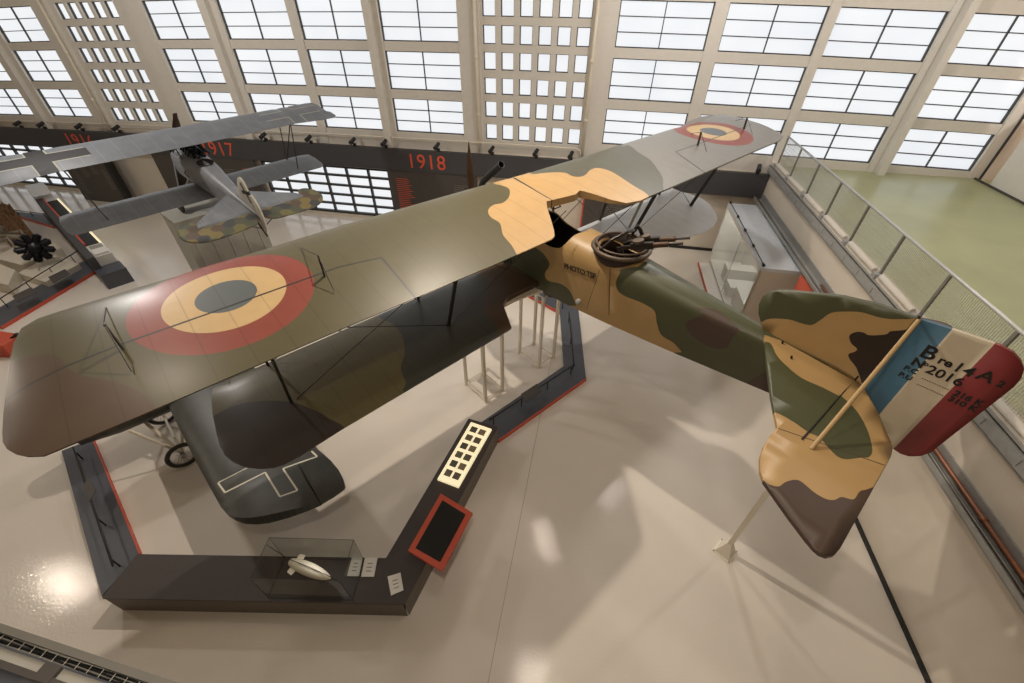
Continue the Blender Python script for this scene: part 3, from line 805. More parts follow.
t_, b_ = slab(.024)
bpart(painted(fin_o, fin_l, M['f_tan'], t_, b_, None, grid=.2)[None].build('fin', None, bre))
rud_o = [(-6.25, .08)] + Y0([(921, 319.5), (960, 332), (1000.7, 346), (1013, 352.5), (1020.5, 361), (1024, 370), (1021.5, 378), (1014, 387), (977, 416), (930.7, 452.5), (921, 456), (909, 456.3), (900, 453.5), (890.7, 447), (882, 436), (874, 419), (861.5, 386)])[0:] + [(-6.19, -.93)]
ru_blue = [(-5.9, 1), (-6.49, 1), (-6.49, -2.5), (-5.9, -2.5)]; ru_red = [(-6.81, 1), (-8, 1), (-8, -2.5), (-6.81, -2.5)]
t_, b_ = slab(.022)
rud = bpart(painted(rud_o, [(ru_blue, M['r_blue']), (ru_red, M['r_red'])], M['r_white'], t_, b_, None, grid=.25)[None].build('rudder', None, bre))
def rt(body, x, z, size, bold=.0, shear=0., spacing=1.):
    mt = Matrix(((-1, 0, 0, x), (0, 0, 1, .0235), (0, 1, 0, z), (0, 0, 0, 1)))
    return text_obj('lettering', body, size, mt, M['letter'], rud, .0015, bold, shear, spacing=spacing)
rt('B', -6.41, -.305, .225, .004); rt('re', -6.57, -.30, .13, .004); rt('14', -6.695, -.312, .16, .003); rt('A', -6.88, -.295, .175, .004); rt('2', -7.035, -.29, .10, .004)
rt('N', -6.405, -.432, .135, .005); rt('o', -6.50, -.385, .07, .002); rt('2016', -6.545, -.455, .15, .003, spacing=1.02)
rt('P.C', -6.385, -.525, .085, .002); rt('P.U', -6.385, -.625, .085, .002)
rt('216 K', -6.845, -.57, .095, .004); rt('310 K', -6.845, -.655, .095, .004)
b = MB()
for z_ in (-.535, -.625):
    for k in range(11): b.box(-6.58 - k * .022, -6.566 - k * .022, .022, .0245, z_ - .006, z_)
b.build('dashed_rule', M['letter'], rud)
TZ = -.86
def T_(l): return [(p.x, p.y) for p in (BP(x, y, 2, TZ + .01) for x, y in l)]
half = T_([(764, 332), (766, 361), (771, 398), (777, 428), (770, 436), (763.5, 446), (759.8, 458), (760, 472), (763.5, 482), (770, 491), (790, 519), (806, 540), (814, 549.5), (820, 554.5), (827, 557), (834, 555.5), (839.5, 549), (890.5, 457), (892, 450), (890, 442), (877, 412), (862, 386)])
def z5(x, y): return 740 + x / 3.417, 380 + y / 3.417
tl = [(C(T_([z6(60, 330), z6(120, 375), z6(160, 390), z6(190, 450), z6(240, 505), z6(320, 570), z6(430, 620), z6(520, 665), z5(330, 45), z5(390, 100), z5(430, 165), z5(450, 235), z5(440, 265), z5(410, 268), z5(350, 272), z5(310, 245), z5(270, 200), z5(230, 180), z5(180, 145), z5(120, 113), z5(60, 100)]), 4), M['f_green']),
      (C(T_([z5(60, 340), z5(95, 358), z5(130, 366), z5(155, 350), z5(190, 343), z5(215, 355), z5(250, 385), z5(290, 408), z5(320, 412), z5(345, 402), z5(385, 410), z5(405, 385), z5(425, 378), z5(470, 382), z5(480, 560), z5(300, 680), z5(60, 480)]), 4), M['f_brown']),
      (strip(T_([(777.5, 429), (884, 466)]), .012), M['f_brown'])]
for sgn in (1, -1):
    k_ = 1 if sgn > 0 else .80
    o_ = [(x, sgn * k_ * y) for x, y in half]
    la = [([(x, sgn * k_ * y) for x, y in p], m_) for p, m_ in tl]
    bpart(painted(o_, la, M['f_tan'], lambda x, y: Vector((x, y, TZ + .022)), lambda x, y: Vector((x, y, TZ - .022)), None, grid=.25)[None].build('tailplane', None, bre))
for sgn in (1, -1):
    b = MB(); b.flat_strut((-6.23, .03 * sgn, .07), (-6.13, 1.60 * sgn, TZ + .02), .042, .026, (1, 0, 0)); bpart(b.build('tail_brace', M['tanstrut'], bre))
    b = MB(); b.tube([(-6.10, .03 * sgn, -.85), (-6.02, 1.55 * sgn, TZ + .03)], .010, 6); bpart(b.build('tail_wire', M['wire'], bre))
b = MB().use(M['strut'], True); b.tube([(-6.21, 0, .1), (-6.19, 0, -1.3)], .022, 8); bpart(b.build('rudder_hinge', None, bre))
b = MB()
for px in ((792, 359), (783, 344)):
    q = BP(px[0], px[1], 2, TZ + .02); b.tube([(q.x, q.y, TZ), (q.x + .02, q.y, TZ + .06)], .014, 6)
bpart(b.build('tail_fitting', M['black'], bre))

# ---- interplane struts and wires
def lowp(x, y): return WR @ Vector((x, y, LZ + .07))
def upp(x, y): return WR @ Vector((x, y, -.0))
for y in (5.25, 2.6, -2.6, -5.15):
    for xb, xt in ((-1.12, -1.62), (-.15, -.45)):
        b = MB(); b.flat_strut(lowp(xb, y), upp(xt, y), .085, .04, (1, 0, 0)); bpart(b.build('interplane_strut', M['strut'], bre))
for s_ in (1, -1):
    for xb, xt in ((-.55, -.5), (.35, -.15)):
        b = MB(); b.flat_strut((xb, .4 * s_, -.7), upp(xt, .45 * s_), .06, .03, (1, 0, 0)); bpart(b.build('cabane_strut', M['tanstrut'], bre))
for s_ in (1, -1):
    for (y0, y1) in ((.45, 2.6), (2.6, 5.2)):
        for x0, x1 in ((-1.12, -1.62), (-.15, -.45)):
            b = MB(); b.tube([lowp(x0, y0 * s_), upp(x1, y1 * s_)], .007, 5); bpart(b.build('bracing_wire', M['wire'], bre))
            b = MB(); b.tube([upp(x1, y0 * s_), lowp(x0, y1 * s_)], .007, 5); bpart(b.build('bracing_wire', M['wire'], bre))
b = MB(); b.flat_strut(lowp(-.85, -2.85), upp(-1.9, -1.45) + Vector((0, 0, -.02)), .06, .035, (1, 0, 0)); bpart(b.build('aileron_pushrod', M['greyboard'], bre))

# ---- propeller, exhaust, undercarriage
PX = 1.62; PZ_ = -1.12
b = MB().use(M['wood'], True)
for s_ in (1, -1):
    n = 14; ring0 = len(b.v)
    for i in range(n + 1):
        t = i / n; r = .08 + 1.34 * t; wd = (.03 + .075 * math.sin(PI * min(1, t * 1.05 + .08)) ** .8) * (1 if t < .9 else math.sqrt(max(0.02, (1 - t) / .1))); th = .05 * (1 - t) + .012; tw = .9 * (1 - t) + .25
        for j in range(10):
            q = 2 * PI * j / 10; a_, c_ = math.cos(q) * wd / 2 * 1.6, math.sin(q) * th
            b.v.append(Vector((PX + a_ * math.sin(tw) + c_ * math.cos(tw), a_ * math.cos(tw) * s_ - c_ * math.sin(tw) - .05 * 0, PZ_ + s_ * r)))
    for i in range(n):
        for j in range(10): b.face([ring0 + i * 10 + j, ring0 + i * 10 + (j + 1) % 10, ring0 + (i + 1) * 10 + (j + 1) % 10, ring0 + (i + 1) * 10 + j])
    b.face([ring0 + n * 10 + j for j in range(10)])
b.lathe([(0, -.1), (.12, -.1), (.13, .05), (.08, .12), (0, .13)], (PX, 0, PZ_), (1, 0, 0), 20)
bpart(smooth(b.build('propeller', None, bre)))
b = MB().use(M['black'], True); b.tube([(1.0, .12, -.75), (.98, .2, -.42), (.9, .2, -.28), (.33, .2, .165)], .068, 14, caps=False); b.torus((.33, .2, .165), (-.79, 0, .61), .068, .012, 18, 6); bpart(b.build('exhaust_stack', None, bre))
AX = -.1
for s_ in (1, -1):
    b = MB().use(M['rubber'], True); b.torus((AX, .93 * s_, -2.72), (0, 1, 0), .33, .05, 32, 8)
    wh = bpart(b.build('wheel', None, bre))
    b = MB().use(M['under'], True); b.lathe([(.30, -.012), (.06, -.05), (.05, -.09), (.05, .09), (.06, .05), (.30, .012)], (AX, .93 * s_, -2.72), (0, 1, 0), 28); b.build('wheel_disc', None, wh)
    for xt in (.35, -.75):
        b = MB(); b.flat_strut((AX, .78 * s_, -2.70), (xt, .62 * s_, LZ - .0), .09, .04, (1, 0, 0)); bpart(b.build('undercarriage_leg', M['tanstrut'], bre))
b = MB(); b.flat_strut((AX, .95, -2.72), (AX, -.95, -2.72), .12, .05, (1, 0, 0)); bpart(b.build('axle', M['tanstrut'], bre))
# pale fairing under the wing root
fr = [BP(x, y, 2, -1.78) for x, y in ((503, 305), (531, 286.5), (543, 291), (527, 296))]
b = MB().use(M['creamy'] if 'creamy' in M else M['white_paint']); n0 = [Vector((p.x, p.y, p.z)) for p in fr]; b.hexa([p - Vector((0, 0, .03)) for p in n0] + n0); bpart(b.build('root_fairing', None, bre))

# ---- trestles and tail post that carry it
BM = bre.matrix_basis
def trestle(cx_px, label, top):
    ws = [PZ(x, y, 0) for x, y in cx_px]
    c = sum(ws, Vector((0, 0, 0))) / 4
    root = empty('support_trestle', c, label, 'trestle', 'white trestles under the big biplane')
    L = local(root)
    ex = BR @ Vector((1, 0, 0)); ey = BR @ Vector((0, 1, 0)); hx, hy = .41, .29
    q = [c + ex * a * hx + ey * e * hy for a, e in ((1, 1), (1, -1), (-1, -1), (-1, 1))]
    for p in q:
        b = MB(); b.box(-.034, .034, -.034, .034, 0.03, top, lambda x, y, z: L(p + ex * x + ey * y + Vector((0, 0, z)))); lg = b.build('leg', M['white_paint'], root)
        b = MB(); b.box(-.045, .045, -.045, .045, 0, .03, lambda x, y, z: L(p + ex * x + ey * y + Vector((0, 0, z)))); b.build('foot_plate', M['white_paint'], lg)
    for i in range(4):
        a, e = q[i], q[(i + 1) % 4]
        for nm, z in (('bottom_rail', .1), ('top_rail', top - .02)):
            b = MB(); b.flat_strut(L(a + Vector((0, 0, z))), L(e + Vector((0, 0, z))), .045, .045, (0, 0, 1), 4); b.build(nm, M['white_paint'], root)
    b = MB(); b.box(-.3, .3, -.12, .12, top, top + .02, lambda x, y, z: L(c + ex * x + ey * y + Vector((0, 0, z)))); b.box(-.34, -.22, -.14, .14, top, top + .13, lambda x, y, z: L(c + ex * x + ey * y + Vector((0, 0, z)))); b.build('wheel_cradle', M['white_paint'], root)
trestle([(467, 385), (483, 372), (502, 392), (486, 403)], 'white tube trestle nearer the picture panel, under the left wing root', 2.37)
trestle([(520, 353), (533, 344), (553, 358), (540, 368)], 'white tube trestle under the fuselage beside the slate barrier', 2.37)
c = PZ(725, 551, 0); root = empty('tail_post', c, 'pale post with pyramid foot holding up the tail of the big biplane', 'support post'); L = local(root)
ex = BR @ Vector((1, 0, 0)); ey = BR @ Vector((0, 1, 0)); g = lambda x, y, z: L(c + ex * x + ey * y + Vector((0, 0, z)))
b = MB(); b.box(-.17, .17, -.17, .17, 0, .012, g); b.build('base_plate', M['white_paint'], root)
b = MB(); b.prism([(-.14, -.14), (.14, -.14), (.14, .14), (-.14, .14)], .012, .30, g, [(-.045, -.045), (.045, -.045), (.045, .045), (-.045, .045)]); b.build('pyramid_foot', M['white_paint'], root)
b = MB(); b.box(-.042, .042, -.042, .042, .30, 3.93, g); b.build('post', M['white_paint'], root)
b = MB()
for a in (-.15, .15):
    for e in (-.15, .15): b.tube([g(a, e, .012), g(a, e, .03)], .014, 8)
b.build('bolt', M['metal'], root)

# =================================================================== GREY BIPLANE FIGHTER
GQ = dict(yaw=2.45, x=-10.069, y=13.615, z=5.053, pit=.231, rol=-.016)
gf = empty('biplane_fighter', (GQ['x'], GQ['y'], GQ['z']), 'grey mottled biplane fighter with lozenge patterned elevators under the year 1917', 'aircraft', rot=(GQ['rol'], -GQ['pit'], GQ['yaw']))
bpy.context.view_layer.update()
GMI = gf.matrix_world.inverted()
def GP(x, y, axis, val):
    d = GMI.to_3x3() @ ray(x, y); c = GMI @ EYE
    return c + d * ((val - c[axis]) / d[axis])
BU, CU, BL, CL, ZL, XL = 4.40, 1.20, 3.68, 1.06, -1.473, -.465
def wing_fns(x0, ch, z0, dih, th, yl):
    def tp(x, y):
        e = math.sqrt(min(1, max(0, yl - abs(y)) / .35)); return Vector((x, y, z0 + abs(y) * dih + th * prof((x0 - x) / ch) * e + .003))
    def bt(x, y):
        e = math.sqrt(min(1, max(0, yl - abs(y)) / .35)); return Vector((x, y, z0 + abs(y) * dih - th * .3 * prof((x0 - x) / ch) * e - .003))
    return tp, bt
def wing_outline(x0, ch, b, horn=.0):
    half = [(x0, 0), (x0, b * .5), (x0, b - .3), (x0 - .1, b - .08), (x0 - .35, b), (x0 - ch * .75, b)]
    if horn: half += [(x0 - ch * .72, b), (x0 - ch * .75, b + .12), (x0 - ch * 1.0, b + .13), (x0 - ch * 1.12, b + .03), (x0 - ch * 1.1, b - .5), (x0 - ch, b - 1.3)]
    else: half += [(x0 - ch * .95, b - .06), (x0 - ch, b - .2)]
    half += [(x0 - ch, b * .3), (x0 - ch, .0)]
    return half + [(x, -y) for x, y in half[::-1]][1:-1]
# upper wing crosses, outlined pale: left black, right greyed by glare put into its colour
lay = []
for s_ in (1, -1):
    cy = 3.25 * s_; q = lambda l: [(x, cy + y) for x, y in l]
    def cross(a, w_, l1): return [(-.6 + w_, -a), (-.6 + w_, -w_), (l1, -w_), (l1, w_), (-.6 + w_, w_), (-.6 + w_, a), (-.6 - w_, a), (-.6 - w_, w_), (-1.2 - (l1 - 0), w_), (-1.2 - (l1 - 0), -w_), (-.6 - w_, -w_), (-.6 - w_, -a)]
    lay.append((q(cross(.95, .22, .05)), M['g_line'])); lay.append((q(cross(.98, .185, .06)), M['g_black'] if s_ > 0 else M['g_grey']))
tp, bt = wing_fns(0, CU, 0, .008, .085, BU + .13)
smooth(painted(wing_outline(0, CU, BU, .1), lay, M['g_grey'], tp, bt, M['g_grey'], grid=(.12, .3))[None].build('upper_wing', None, gf), .5)
tp, bt = wing_fns(XL, CL, ZL, .006, .08, BL)
smooth(painted(wing_outline(XL, CL, BL), [], M['g_grey'], tp, bt, M['g_grey'], grid=(.12, .3))[None].build('lower_wing', None, gf), .5)
# fuselage: slab sides, rounded turtle deck
GS = [(.75, .24, -1.6, -.95), (.5, .33, -1.6, -.8), (0, .36, -1.5, -.62), (-.7, .36, -1.38, -.46), (-1.6, .31, -1.25, -.42), (-2.6, .22, -1.1, -.52), (-3.4, .13, -.98, -.60), (-4.25, .03, -.85, -.68)]
b = MB().use(M['g_fus'], True); n = 16
for x, w_, zb, zt in GS:
    for j in range(n):
        a = 2 * PI * j / n; c_, s_ = math.cos(a), math.sin(a)
        b.v.append(Vector((x, w_ * max(-1, min(1, c_ * 1.25)), (zb + zt) / 2 + (zt - zb) / 2 * max(-1, min(1.0, s_ * (1.0 if s_ > 0 else 1.3))))))
for i in range(len(GS) - 1):
    for j in range(n): b.face([i * n + j, i * n + (j + 1) % n, (i + 1) * n + (j + 1) % n, (i + 1) * n + j])
b.face(list(range(n))[::-1]); b.face([(len(GS) - 1) * n + j for j in range(n)])
gfu = smooth(b.build('fuselage', None, gf), .8)
b = MB().use(M['cockpit'], True); b.lathe([(.0, .0), (.19, .0), (.22, .03), (.19, .04), (.15, .02), (0, .015)], (-1.42, 0, -.455), (.0, 0, 1), 24); b.build('cockpit_opening', None, gfu)
b = MB().use(M['engine']); b.box(-1.0, -.1, -.14, .14, -.6, -.36)
for k in range(6):
    b.use(M['engine'], True); b.tube([(-.95 + k * .15, 0, -.4), (-.95 + k * .15, 0, -.22)], .062, 10)
    b.tube([(-.95 + k * .15, -.06, -.3), (-.95 + k * .15, -.26, -.36), (-1.05 + k * .15, -.34, -.4)], .028, 6); b.tube([(-.95 + k * .15, .05, -.22), (-.95 + k * .15, .14, -.2), (-.95 + k * .15, .24, -.4)], .024, 6)
b.tube([(-1.05, 0, -.24), (-.05, 0, -.24)], .03, 8); b.build('engine', None, gf)
for s_ in (.09, -.09):
    b = MB().use(M['engine'], True); b.tube([(-1.3, s_, -.3), (-.75, s_, -.24)], .045, 8); b.tube([(-.75, s_, -.24), (-.3, s_, -.2)], .022, 8); b.build('machine_gun', None, gf)
# tailplane + lozenge elevators
def lozenges(x0, x1, y0, y1, r):
    out = []; k = 0; rw = 0; x = x0
    ms = ['lz_a', 'lz_b', 'lz_c', 'lz_d', 'lz_e']; random.seed(9)
    while x < x1 + r * 2:
        y = y0 - (r * .87 if rw % 2 else 0)
        while y < y1 + r * 2:
            out.append(([(x + r * math.sin(i * PI / 3) * 1.0, y + r * math.cos(i * PI / 3 ) * 1.0) for i in range(6)], M[random.choice(ms)])); y += r * 1.74
        x += r * 1.5; rw += 1
    return [([(px, py) for px, py in p], m_) for p, m_ in out]
GZ = -.70
for s_ in (1, -1):
    st_ = [(-2.78, .0), (-2.85, .2), (-3.72, 1.38), (-3.9, 1.45), (-4.0, 1.45), (-4.0, .0)]
    o_ = [(x, s_ * y) for x, y in st_]
    painted(o_, [], M['g_grey'], lambda x, y: Vector((x, y, GZ + .02)), lambda x, y: Vector((x, y, GZ - .02)), None, grid=.3)[None].build('tailplane', None, gf)
    el = C([(-4.0, .06), (-4.0, .7), (-4.0, 1.36), (-3.84, 1.42), (-3.62, 1.5), (-3.62, 1.72), (-3.86, 1.90), (-4.2, 1.92), (-4.46, 1.74), (-4.6, 1.4), (-4.6, .8), (-4.52, .24), (-4.25, .06)], 4)
    o_ = [(x, s_ * y) for x, y in el]
    hx = []
    for i in range(-4, 12):
        for j in range(0, 14):
            r_ = .17; cx = -4.7 + i * r_ * 1.5 ; cy = (j * r_ * 1.74 + (r_ * .87 if i % 2 else 0) - .1) * s_
            hx.append(([(cx + r_ * math.cos(k * PI / 3), cy + r_ * math.sin(k * PI / 3)) for k in range(6)], M[['lz_a', 'lz_b', 'lz_c', 'lz_d', 'lz_e'][(i * 2 + j * 3 + (j * j) % 3) % 5]]))
    painted(o_, hx, M['lz_a'], lambda x, y: Vector((x, y, GZ + .018)), lambda x, y: Vector((x, y, GZ - .018)), None, grid=.5)[None].build('elevator', None, gf)
fo_ = C([(-3.25, -.58), (-3.35, -.3), (-3.55, .08), (-3.72, .2), (-3.88, .12), (-4.05, -.2), (-4.12, -.55), (-4.14, -.75), (-3.8, -.75), (-3.4, -.7)], 4)
cx_ = [(strip([(-3.66, .02), (-3.99, -.42)], .10), M['g_black']), (strip([(-3.58, -.28), (-4.05, -.10)], .10), M['g_black'])]
painted(fo_, cx_, M['g_white'], lambda x, z: Vector((x, .02, z)), lambda x, z: Vector((x, -.02, z)), None, grid=.3)[None].build('fin', None, gf)
ro_ = C([(-4.06, -.16), (-4.25, -.15), (-4.42, -.4), (-4.5, -.75), (-4.46, -1.05), (-4.3, -1.15), (-4.16, -1.0), (-4.13, -.7)], 4)
painted(ro_, [], M['g_white'], lambda x, z: Vector((x, .018, z)), lambda x, z: Vector((x, -.018, z)), None, grid=.3)[None].build('rudder', None, gf)
b = MB(); b.flat_strut((-3.8, 0, -.95), (-4.35, 0, -1.3), .05, .04, (0, 1, 0)); b.build('tail_skid', M['wood'], gf)
for s_ in (1, -1):
    b = MB(); b.tube([(-4.2, .03 * s_, -1.1), (-4.1, .75 * s_, GZ)], .012, 6); b.build('tail_stay', M['strut'], gf)
    for (p, q) in (((-.15, 3.0 * s_, .02), (-.6, 2.75 * s_, ZL)), ((-.6, 2.75 * s_, ZL), (-.95, 3.0 * s_, .02)), ((-.95, 3.0 * s_, .02), (-1.3, 2.75 * s_, ZL)), ((-.15, .35 * s_, 0), (.15, .3 * s_, -.75)), ((-.15, .35 * s_, 0), (-.75, .3 * s_, -.9)), ((-.95, .4 * s_, 0), (.15, .3 * s_, -.75))):
        b = MB(); b.flat_strut(p, q, .05, .025, (1, 0, 0)); b.build('interplane_strut', M['strut'], gf)
    b = MB().use(M['rubber'], True); b.torus((.05, .78 * s_, -2.22), (0, 1, 0), .30, .05, 28, 8); wh = b.build('wheel', None, gf)
    b = MB().use(M['g_grey'], True); b.lathe([(.28, -.01), (.05, -.06), (.05, .06), (.28, .01)], (.05, .78 * s_, -2.22), (0, 1, 0), 24); b.build('wheel_cover', None, wh)
    for xt in (.55, -.5):
        b = MB(); b.flat_strut((.05, .66 * s_, -2.2), (xt, .3 * s_, -1.2), .07, .03, (1, 0, 0)); b.build('undercarriage_leg', M['g_grey'], gf)
    b = MB().use(M['strut'], True)
    b.tube([(-.62, .36 * s_, -.95), (-.62, .42 * s_, -1.02), (-.9, .42 * s_, -1.02)], .015, 6); b.build('footstep', None, gf)
b = MB(); b.flat_strut((.05, -.8, -2.22), (.05, .8, -2.22), .5, .09, (1, 0, 0)); b.build('axle_fairing', M['g_grey'], gf)
b = MB().use(M['wood'], True)
for s_ in (1, -1):
    k0 = len(b.v); n = 10
    for i in range(n + 1):
        t = i / n; wd = .07 + .13 * math.sin(PI * min(1, t + .05)) if t < .95 else .08
        for j in range(8):
            q = 2 * PI * j / 8; b.v.append(Vector((.85 + .05 * math.cos(q) * (1 - t * .5), math.sin(q) * wd / 1.3 - s_ * .26 * (.06 + 1.26 * t), -1.27 + s_ * (.06 + 1.24 * t))))
    for i in range(n):
        for j in range(8): b.face([k0 + i * 8 + j, k0 + i * 8 + (j + 1) % 8, k0 + (i + 1) * 8 + (j + 1) % 8, k0 + (i + 1) * 8 + j])
    b.face([k0 + n * 8 + j for j in range(8)])
b.lathe([(0, -.08), (.11, -.08), (.11, .06), (0, .09)], (.85, 0, -1.27), (1, 0, 0), 18)
smooth(b.build('propeller', None, gf))
b = MB().use(M['black']); b.box(.75, .79, -.24, .24, -1.58, -.95); b.build('radiator', None, gf)

# tall grey pedestal with shallow ribs below the fighter
wc = gf.matrix_world @ Vector((.05, 0, -2.57))
pz = wc.z - .02
root = empty('grey_pedestal', (wc.x, wc.y, 0), 'tall grey ribbed pedestal block carrying the grey biplane fighter', 'pedestal'); L = local(root)
gx = Vector((math.cos(GQ['yaw']), math.sin(GQ['yaw']), 0)); gy = Vector((-gx.y, gx.x, 0))
g = lambda x, y, z: L(Vector((wc.x, wc.y, 0)) + gx * x + gy * y + Vector((0, 0, z)))
b = MB(); b.box(-.8, .6, -1.25, 1.25, 0, pz - .06, g); b.build('body', M['greyboard'], root)
b = MB(); b.box(-.84, .64, -1.29, 1.29, pz - .06, pz, g); b.build('top_slab', M['greyboard'], root)
for k in range(5):
    y = -1.0 + k * .5; b = MB(); b.box(-.83, -.8, y - .03, y + .03, .05, pz - .08, g); b.build('rib', M['metal'], root)

# =================================================================== DARK MONOPLANE (tip under the big lower wing)
es = Vector((.72, -.694, 0)); ec = Vector((.694, .72, 0))
jo = Vector((-7.15, 5.79, 0))
jm = empty('monoplane', jo, 'dark corrugated monoplane with white outlined cross, below the big left wing', 'aircraft', rot=(0, 0, math.atan2(es.y, es.x)))
JZ = 1.36
def JP(x, y, z=JZ + .08):
    p = PZ(x, y, z) - jo; return (p.dot(es), p.dot(ec))
def zj(x, y): return 130 + x / 4.452, 380 + y / 4.452
jw = [JP(*zj(*p)) for p in ((180, 140), (240, 262), (300, 380), (360, 490), (400, 560), (425, 588), (455, 605), (495, 616), (545, 617), (600, 610), (690, 588), (780, 562), (838, 542), (846, 536), (900, 508), (950, 472), (952, 460), (945, 430), (925, 392), (890, 350), (830, 298))]
js = [p[0] for p in jw]; smax = max(js)
jo_ = [(-1.1, jw[0][1] + .05)] + jw + [(-.2, 1.75), (-1.1, 1.75)]
jc0 = lambda s_: jw[0][1] + (jw[4][1] - jw[0][1]) * s_ / jw[4][0]
def jt(x, y):
    e = math.sqrt(min(1, max(0, smax - x) / .35)); return Vector((x, y, JZ + .13 * prof((y - jc0(x) + .02) / 1.9) * e))
def jb(x, y):
    e = math.sqrt(min(1, max(0, smax - x) / .35)); return Vector((x, y, JZ - .10 * prof((y - jc0(x) + .02) / 1.9) * e - .03))
crl = [JP(*zj(*p), JZ + .12) for p in ((540, 383), (388, 453), (420, 497), (602, 412), (668, 520), (745, 490), (680, 393), (828, 330), (803, 306))]
M['j_rib'] = mat('corrugated_skin_ridges', '#474843', 0.40, 0.2, var=0.14, scale=5, ribs=(0, .05, .018, .72))
lay = [(strip(crl[i:i + 2], .03), M['j_white']) for i in range(len(crl) - 1)]
lay.append((strip([JP(*zj(750, 375)), JP(*zj(842, 540))], .02), M['black']))
lay.insert(0, (crl + [JP(*zj(640, 330), JZ + .12)], M['black'] if False else M['j_rib']))
ailp = [JP(*zj(750, 375)), JP(*zj(842, 545)), JP(*zj(1000, 520)), JP(*zj(980, 380)), JP(*zj(840, 270))]
r = painted(jo_, lay, M['j_rib'], jt, jb, M['j_skin'], grid=(.2, .12), parts=[('a', ailp)])
smooth(r[None].build('wing', None, jm), .5)
if 'a' in r: smooth(r['a'].build('aileron', None, jm), .5)
# fuselage, mostly lost under the big wings
b = MB().use(M['j_rib'], True); n = 16; secs = [(-1.5, .30, .42), (-.9, .42, .55), (0, .45, .62), (1.0, .44, .58), (2.0, .34, .46), (3.2, .18, .3), (4.2, .05, .18)]
for y, w_, h in secs:
    for j in range(n):
        a = 2 * PI * j / n; b.v.append(Vector((-.75 + w_ * .95 * max(-1, min(1, 1.15 * math.cos(a))), y, JZ + .05 + h * .75 * math.sin(a))))
for i in range(len(secs) - 1):
    for j in range(n): b.face([i * n + j, i * n + (j + 1) % n, (i + 1) * n + (j + 1) % n, (i + 1) * n + j])
b.face(list(range(n))[::-1]); b.face([(len(secs) - 1) * n + j for j in range(n)])
smooth(b.build('fuselage', None, jm), .8)
wp = PZ(183, 455, .33) - jo; wl = Vector((wp.dot(es), wp.dot(ec), .33))
for k, off in enumerate((0, -1.7)):
    b = MB().use(M['rubber'], True); b.torus((wl.x + off, wl.y, .33), (1, 0, 0), .28, .045, 32, 8); wh = b.build('wheel', None, jm)
    b = MB().use(M['metal'], True); b.torus((wl.x + off, wl.y, .33), (1, 0, 0), .235, .012, 28, 6); b.tube([(wl.x + off - .07, wl.y, .33), (wl.x + off + .07, wl.y, .33)], .035, 10)
    for q in range(18):
        a = 2 * PI * q / 18; b.tube([(wl.x + off - .04, wl.y + .03 * math.cos(a), .33 + .03 * math.sin(a)), (wl.x + off, wl.y + .235 * math.cos(a + .3), .33 + .235 * math.sin(a + .3))], .004, 4)
    b.build('spoke_rim', None, wh)
    for dy in (-.45, .5):
        b = MB(); b.flat_strut((wl.x + off - .08, wl.y, .33), (wl.x + off * .7 - .25, wl.y + dy, JZ), .06, .03, (0, 1, 0)); b.build('undercarriage_leg', M['white_paint'], jm)
b = MB(); b.flat_strut((wl.x, wl.y, .33), (wl.x - 1.7, wl.y, .33), .05, .05, (0, 1, 0)); b.build('axle', M['white_paint'], jm)
sp = PZ(140, 418, 1.0) - jo; b = MB(); b.flat_strut((sp.dot(es), sp.dot(ec), 1.0), (wl.x - .06, wl.y, .36), .07, .035, (0, 1, 0)); b.build('undercarriage_brace', M['white_paint'], jm)
b = MB(); b.flat_strut((-.75, 4.0, JZ), (-.75, 4.25, .02), .08, .08, (0, 1, 0)); b.build('tail_prop', M['greyboard'], jm)

# =================================================================== PLINTHS, BARRIERS AND WHAT STANDS ON THEM
def world_prism(name, px, z0, z1, m, label=None, cat=None, group=None, ref=None, inset=0, root=None):
    """a block whose top corners are read off the photograph at height ref"""
    P = [PZ(x, y, z1 if ref is None else ref) for x, y in px]
    poly = [(p.x, p.y) for p in P]
    c = Vector((sum(p[0] for p in poly) / len(poly), sum(p[1] for p in poly) / len(poly), z0))
    if inset: poly = [(c.x + (x - c.x) * (1 - inset), c.y + (y - c.y) * (1 - inset)) for x, y in poly]
    b = MB(); off = c if root is None else Vector(root.location)
    b.prism([(x - off.x, y - off.y) for x, y in poly], z0 - off.z, z1 - off.z)
    o = b.build(name, m, root)
    if root is None: o.location = c; tag(o, label, cat, group)
    return o
PH = .55
def plinth(pxs, label):
    P = [PZ(x, y, PH) for x, y in pxs]; c = sum(P, Vector((0, 0, 0))) / len(P); c.z = 0
    root = empty('display_plinth', c, label, 'plinth', 'low dark display plinths')
    world_prism('top_slab', pxs, PH - .05, PH, M['plinth'], ref=PH, root=root)
    world_prism('body', pxs, .0, PH - .05, M['plinth_side'], ref=PH, root=root, inset=.008)
    return root
plinth([(102, 598), (137, 554), (386, 558), (404, 604)], 'long dark brown plinth carrying the glass case with the airship model')
plinth([(404, 604), (386, 558), (468.5, 418.5), (498, 427)], 'slanting dark plinth carrying the lit picture panel and red framed screen')
